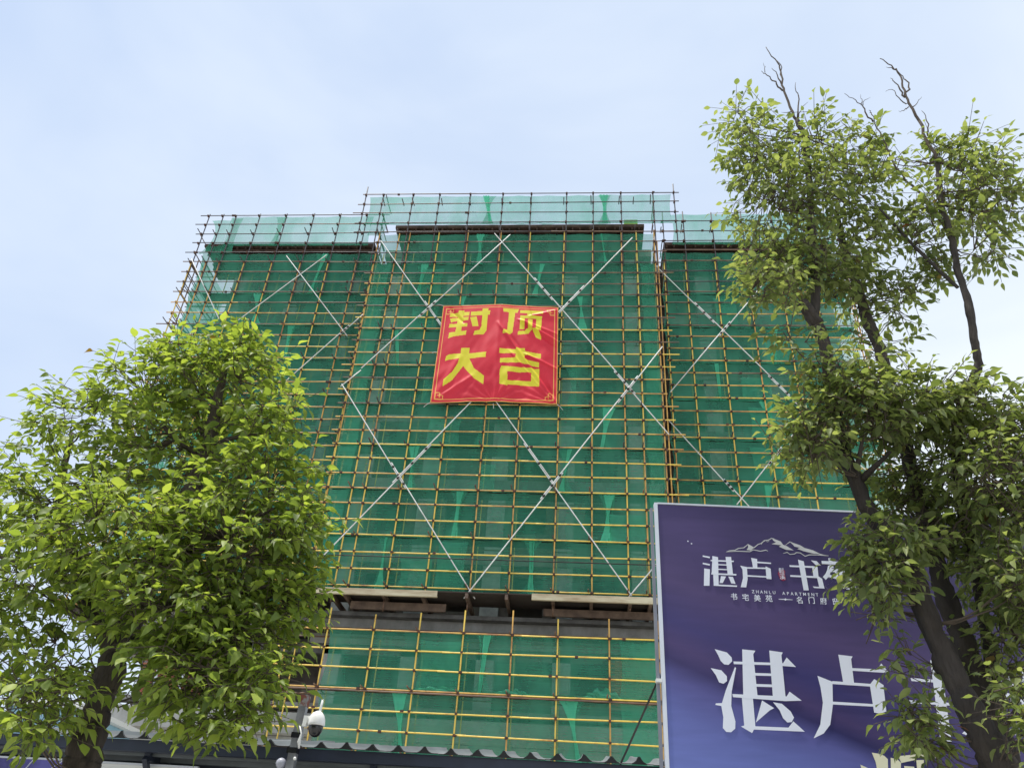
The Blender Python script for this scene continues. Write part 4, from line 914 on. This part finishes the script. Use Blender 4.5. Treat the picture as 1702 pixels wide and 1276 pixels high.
def make_tree(label, D, trunks, ellipsoids, nspray, leaf_len, lm, barkm, seed, spread=1.0, twigs=(), trunk_parts=True, down=.35):
    rr = random.Random(seed); base = bp(trunks[0][0][0], trunks[0][0][1], D+trunks[0][0][3]); 
    root = empty('street_tree', (base.x, base.y, 0)); tag(root, label, 'tree')
    nodes = []
    for ti, tr in enumerate(trunks):
        pts = [bp(x, y, D+dy) for x, y, w_, dy in tr]; rs = [w_*.5*((p-Vector((0,0,EYE))).dot(FW))/F for p, (x, y, w_, dy) in zip(pts, tr)]
        if ti == 0 or tr[0][4:] : pass
        if ti in (0,) or tr is trunks[0]:
            d = (pts[1]-pts[0]); e = pts[0]-d*(pts[0].z/d.z)*.0; pts = [Vector((e.x, e.y, 0))]+pts; rs = [rs[0]*1.25]+rs
        # refine
        P = []; R = []
        for i in range(len(pts)-1):
            for k in range(8):
                t = k/8; p = pts[i].lerp(pts[i+1], t); r = rs[i]*(1-t)+rs[i+1]*t
                j = .10*r; P.append(p+Vector((rr.uniform(-j,j), rr.uniform(-j,j), 0))*(1 if k else .3)); R.append(r*rr.uniform(.94,1.08))
        P.append(pts[-1]); R.append(rs[-1])
        MB().tube(P, R, 18, True, .30).build('trunk' if ti == 0 else 'limb', barkm, root, True)
        nodes += [(p, r) for p, r in zip(P, R) if p.z > 1.9]
    # sprays
    tw = MB(); pos = []; dirs = []; nrms = []; sizes = []
    wts = [e[2]*e[3]*(e[5] if len(e) > 5 else 1) for e in ellipsoids]; tot = sum(wts); 
    ells = []
    for e in ellipsoids:
        x, y, rx, ry, dy = e[:5]; c = bp(x, y, D+dy); dep = (c-Vector((0,0,EYE))).dot(FW); ells.append((c, rx*dep/F, ry*dep/F))
    for ei, (c, ax, az) in enumerate(ells):
        n = max(3, int(nspray*wts[ei]/tot)); ay = (ax+az)*.5
        # a limb from the closest lower trunk node to the middle of the clump
        cand = sorted(nodes, key=lambda q: (q[0]-c).length + 1.2*max(0, q[0].z-c.z+.1))[:6]
        s = cand[rr.randrange(min(3, len(cand)))]; st_ = s[0]
        subs = []
        for bnum in range(3):
            tgt = c+Vector((rr.gauss(0,.35)*ax, rr.gauss(0,.35)*ay, rr.gauss(0,.3)*az)); ln = (tgt-st_).length
            pts = []; 
            for k in range(6):
                t = k/5; p = st_.lerp(tgt, t)+Vector((0,0,-.10*ln*math.sin(PI*t)))+Vector((rr.gauss(0,.02), rr.gauss(0,.02), rr.gauss(0,.02)))*ln
                if k == 0: p = st_
                pts.append(p)
            r0 = min(s[1]*.5, .004+.007*ln)
            tw.tube(pts, [r0*(1-.75*k/5) for k in range(6)], 6); subs += pts[2:]
        for i in range(n):
            while True:
                q = Vector((rr.uniform(-1,1), rr.uniform(-1,1), rr.uniform(-1,1)))
                if .12 < q.length < 1: break
            q *= (q.length**-.15) if q.length > .3 else 1.3
            q *= rr.choice((1,1,1,1.12,1.22))
            p = c+Vector((q.x*ax, q.y*ay, q.z*az))
            outd = Vector((q.x, q.y, q.z*.4+rr.uniform(-.2,.35))); outd += Vector((rr.gauss(0,.4), rr.gauss(0,.4), rr.gauss(0,.25))); outd.normalize()
            ln = rr.uniform(.12,.34)*spread
            e0 = p-outd*ln*.5; e1 = p+outd*ln*.5+Vector((0,0,-.02))
            # twig from nearest sub-branch point
            if subs and i % 2 == 0:
                ns = min(subs, key=lambda s_: (s_-e0).length)
                if (ns-e0).length < .8: tw.tube([ns, ns.lerp(e0,.5)+Vector((0,0,-.01)), e0, e1], [.0042,.0035,.003,.0016], 4, False)
                else: tw.tube([e0, e1], [.003,.0015], 4, False)
            else: tw.tube([e0-outd*.05, e1], [.003,.0015], 4, False)
            m = rr.randint(4,8)
            side = outd.cross(Vector((0,0,1)));  side.normalize()
            for k in range(m):
                t = (k+.5)/m; a = e0.lerp(e1, t); sgn = 1 if k % 2 else -1
                d = outd*rr.uniform(.3,.9)+side*sgn*rr.uniform(.5,1.1)+Vector((0,0,rr.uniform(-down-.45,.25-down*.3)))
                if k == m-1: d = outd+Vector((0,0,-.3))
                d.normalize(); up = Vector((rr.gauss(0,.38), rr.gauss(0,.38), 1)); up = (up-d*up.dot(d)).normalized()
                pos.append(a+d*.02); dirs.append(d); nrms.append(up); sizes.append(leaf_len*rr.choice((rr.uniform(.45,.8),rr.uniform(.8,1.18))))
    for tv in twigs:
        pts = [bp(x, y, D+tv[0]) for x, y in tv[2]]; n = len(pts)
        P = []; R = []
        for i in range(n-1):
            for k in range(3): P.append(pts[i].lerp(pts[i+1], k/3)+Vector((rr.gauss(0,.006),rr.gauss(0,.006),rr.gauss(0,.006)))*(1 if k else 0)); R.append(tv[1]*(1-.75*(i+k/3)/(n-1)))
        P.append(pts[-1]); R.append(tv[1]*.25)
        MB().tube(P, R, 7).build('bare_twig', M['twig'], root, True)
    o = tw.build('twigs', M['twig'], root, True); tag(o, kind='stuff')
    # nearest, most visible leaves are objects of their own, the rest one mass
    N_ = len(pos); pos_a = np.array([tuple(p) for p in pos]); camp = np.array([0,0,EYE])
    proj_ok = []
    for i, p in enumerate(pos):
        x, y = proj(p); vis = (0 < x < 1702) and (0 < y < 1276)
        proj_ok.append(sizes[i]/max(.5, np.linalg.norm(pos_a[i]-camp)) if vis else 0)
    order = np.argsort(-np.array(proj_ok)); single = set(int(i) for i in order[:300])
    meshes = []
    for V_, F2 in LV:
        me = bpy.data.meshes.new('leaf'); me.from_pydata(V_, [], F2); me.materials.append(lm[0]); me.polygons.foreach_set('use_smooth', [True]*len(me.polygons)); meshes.append(me)
    allV = []; allF = []; tint = []; off = 0
    arrs = [np.array(V_) for V_, _ in LV]
    for i in range(N_):
        d = dirs[i]; u = nrms[i]; r = d.cross(u); L_ = sizes[i]; k = (i*7) % 5
        B = np.array([tuple(r), tuple(d), tuple(u)])
        if i in single:
            o = bpy.data.objects.new('leaf', meshes[k]); link(o, root)
            mw = Matrix(((r.x,d.x,u.x),(r.y,d.y,u.y),(r.z,d.z,u.z))); o.rotation_mode = 'QUATERNION'; o.rotation_quaternion = mw.to_quaternion(); o.location = pos[i]; o.scale = (L_, L_, L_)
        else:
            allV.append((arrs[k]*L_)@B + pos_a[i]); allF += [tuple(q+off for q in f) for f in LV[k][1]]; off += len(arrs[k]); tint += [rr.random()]*len(arrs[k])
    me = bpy.data.meshes.new('foliage'); me.from_pydata(np.concatenate(allV).tolist(), [], allF); me.materials.append(lm[1])
    me.polygons.foreach_set('use_smooth', [True]*len(me.polygons))
    at = me.attributes.new('tint', 'FLOAT', 'POINT'); at.data.foreach_set('value', tint)
    o = link(bpy.data.objects.new('foliage', me), root); tag(o, kind='stuff')
    return root
TLD = 5.0
left_trunks = [[(124,1300,50,0),(146,1230,48,0),(168,1165,45,.02),(190,1090,44,.04),(215,1030,40,.05),(250,960,33,.08),(290,880,32,.1),(325,800,28,.1),(346,747,24,.1),(357,690,18,.1),(372,620,10,.1),(385,570,5,.1)],
    [(190,1090,26,.04),(150,1010,20,.2),(110,900,16,.4),(100,800,12,.5),(120,720,7,.6)],
    [(335,758,13,.1),(300,735,9,0),(268,705,6,-.1)], [(348,745,12,.1),(385,728,8,0),(415,722,5,-.1)], [(345,740,12,.1),(330,700,8,.3),(322,660,5,.4)],
    [(250,960,24,.08),(320,910,14,-.2),(400,870,9,-.3),(455,845,4,-.35)], [(215,1030,24,.05),(310,1000,13,-.2),(400,985,8,-.3),(460,970,4,-.3)], [(200,1060,20,.05),(260,1080,12,-.3),(340,1120,8,-.4),(400,1160,5,-.4)]]
left_ell = [(375,640,110,85,.1),(410,580,48,42,0),(320,595,75,45,.1),(455,690,60,50,-.1,.8),(250,640,90,70,.2),(150,690,110,50,.3,.7),(70,720,50,40,.3,.4),(90,830,110,70,.2,.9),(300,760,150,90,.3),
    (435,800,95,75,-.1),(200,880,150,90,-.3,.8),(380,900,150,90,-.2),(485,880,65,70,-.2,.8),(480,990,60,60,-.1),(300,1000,130,85,-.3),(170,960,90,50,.4,.8),(60,960,120,70,-.1,.55),(90,1080,95,80,.1,.55),(400,1060,105,75,-.2),
    (330,1120,110,60,-.4,.9),(420,1150,45,60,-.5,.8),(350,1195,60,35,-.4,.8),(265,1150,50,40,.5,.5),(50,1150,100,60,-.4,.6),(-70,900,110,160,.2,.5),(-60,1080,90,90,0,.6),(60,1200,60,30,-.5,.5),(400,1215,20,30,-.5,.3)]
make_tree('leafy street tree on the left with bright yellow-green crown and dark leaning trunk', TLD, left_trunks, left_ell, 2650, .092, LEAF_L, M['bark'], 5)
right_trunks = [[(1672,1300,56,0),(1632,1220,49,0),(1592,1140,43,.02),(1552,1050,36,.03),(1512,950,31,.05),(1468,880,26,.05),(1438,840,25,.05),(1408,765,23,.05),(1388,703,23,.05),(1379,640,21,.05),(1374,585,20,.05),(1358,540,19,.05),(1346,520,18,.05)],
    [(1358,540,22,.05),(1340,512,22,.0),(1333,503,20,-.02)], [(1352,535,14,.05),(1357,480,13,.05),(1350,420,12,.05),(1345,300,10,.05),(1338,230,8,.05),(1325,200,7,.05)],
    [(1680,1290,44,.45),(1645,1180,38,.45),(1607,1080,34,.42),(1570,990,28,.4),(1553,910,25,.4),(1525,820,22,.4),(1495,700,20,.4),(1478,640,19,.4),(1464,585,18,.4),(1443,535,18,.4),(1430,490,13,.4),(1405,420,11,.4),(1390,350,6,.4)],
    [(1660,1180,22,.5),(1630,1000,18,.5),(1598,830,20,.45),(1588,740,17,.3),(1601,665,16,.1),(1617,637,15,0),(1627,605,13,-.05),(1619,560,12,-.1),(1608,500,11.5,-.1),(1592,450,11,-.1),(1583,400,10,-.1),(1565,340,8.5,-.1),(1557,267,7,-.1)],
    [(1592,478,6,-.1),(1567,455,5.5,-.1),(1520,410,5,0),(1462,347,3.5,0)], [(1430,830,14,.05),(1425,780,9,0),(1432,735,6,-.1)], [(1428,800,12,.05),(1455,775,8,-.1),(1480,750,5,-.2)]]
right_ell = [(1238,205,42,52,0,.7),(1262,270,60,55,0,.7),(1340,240,75,45,.1,.7),(1300,330,85,65,0,.8),(1410,240,50,45,.2,.5),(1400,320,80,70,.2,.8),(1285,420,65,45,0,.8),(1350,440,85,60,.1,.9),(1440,400,50,60,.3,.5),
    (1280,470,55,40,-.2,.7),(1420,480,70,50,.3,.5),(1490,500,60,45,.4,.3),(1330,560,55,40,-.2,.25),(1440,560,60,40,.4,.2),(1600,260,65,40,0,.7),(1560,250,40,25,0,.5),(1640,310,55,65,-.1,.7),(1570,340,60,55,0,.6),(1530,390,45,55,0,.5),(1640,400,50,50,-.1,.45),(1560,440,40,30,.1,.3),(1680,330,30,50,0,.4),
    (1475,270,40,35,.2,.35),(1500,470,80,30,.3,.25),(1400,620,70,45,-.2,.9),(1430,690,110,60,-.1,.9),(1530,670,110,55,0,.9),(1345,740,60,50,-.2,.6),(1340,690,50,30,-.2,.5),(1640,690,80,60,0,.6),(1570,770,110,80,.3,.6),(1670,800,80,90,-.2,.7),(1540,870,100,70,.45,.55),(1480,800,60,50,.4,.4),(1436,920,34,55,-.1,1.1),(1478,955,40,50,-.2,.6),(1505,890,60,35,-.25,.45),
    (1480,900,50,40,.35,.5),(1650,920,80,90,.40,.55),(1690,960,50,80,-.2,.6),(1455,1000,30,45,.3,.6),(1500,1090,24,42,.1,.45),(1680,1060,45,80,.2,.5),(1520,1180,36,48,-.1,.55),(1545,1245,36,35,.2,.6),(1700,1200,35,80,-.4,.6),(1610,1100,50,70,.5,.3),(1750,760,80,120,.1,.6),(1760,1000,70,120,0,.5)]
def r4(pts): return [(1160+x*.3184, 60+y*.3184) for x, y in pts]
tw_r = [(.05,.014,[(1325,200)]+r4([(500,420),(480,370),(450,290),(440,240),(435,200),(425,160),(410,130),(380,100),(355,58)])), (.05,.009,r4([(442,285),(410,250),(380,225),(350,195),(332,183)])), (.05,.008,r4([(440,260),(415,205),(385,168)])), (.05,.006,r4([(438,215),(432,150),(415,130)])),
    (.05,.008,r4([(520,430),(528,330),(512,290),(510,243)])), (.05,.005,r4([(525,430),(545,370),(575,345)])), (.05,.004,r4([(350,190),(352,160),(340,140)])), (.05,.004,r4([(490,395),(450,400),(435,398)])),
    (-.1,.015,[(1557,267)]+r4([(1190,540),(1160,450),(1130,400),(1100,350),(1080,305),(1066,250),(1058,210),(1040,185),(1018,165),(985,140),(950,118)])), (-.1,.009,r4([(1086,312),(1100,270),(1096,240),(1070,210),(1042,182)])),
    (-.1,.009,r4([(1080,320),(1055,280),(1030,245),(1005,220)])), (-.1,.006,r4([(1040,180),(1010,165),(982,163)])), (-.1,.008,r4([(1200,520),(1200,480),(1190,430),(1168,390)])), (-.1,.006,r4([(1110,360),(1070,345),(1035,310),(1015,280),(980,290)])),
    (-.1,.005,r4([(1120,370),(1145,350),(1168,318)])), (-.1,.005,r4([(1100,370),(1075,390),(1048,392)])), (-.1,.005,r4([(1212,580),(1225,555)])),
    (0,.012,[(1583,400)]+r4([(1190,850),(1140,800),(1080,750),(1040,695),(1000,620),(985,570),(950,500),(920,440),(905,400),(893,388)])), (0,.008,r4([(915,448),(880,410),(862,370),(850,355),(810,325),(765,300)])), (0,.004,r4([(852,358),(857,330),(850,305)])), (0,.004,r4([(862,360),(870,335),(900,320)])),
    (.2,.004,r4([(960,820),(965,760),(935,720),(890,670)])), (.2,.004,r4([(945,750),(960,700),(958,685)]))]
make_tree('tall right-hand street tree with several bare twigs above olive crown, in front of the billboard', 5.0, right_trunks, right_ell, 3000, .082, LEAF_R, M['bark_grey'], 9, twigs=tw_r, down=.5)

# tidy: tubes inside parents keep their own transforms
bpy.context.view_layer.update()
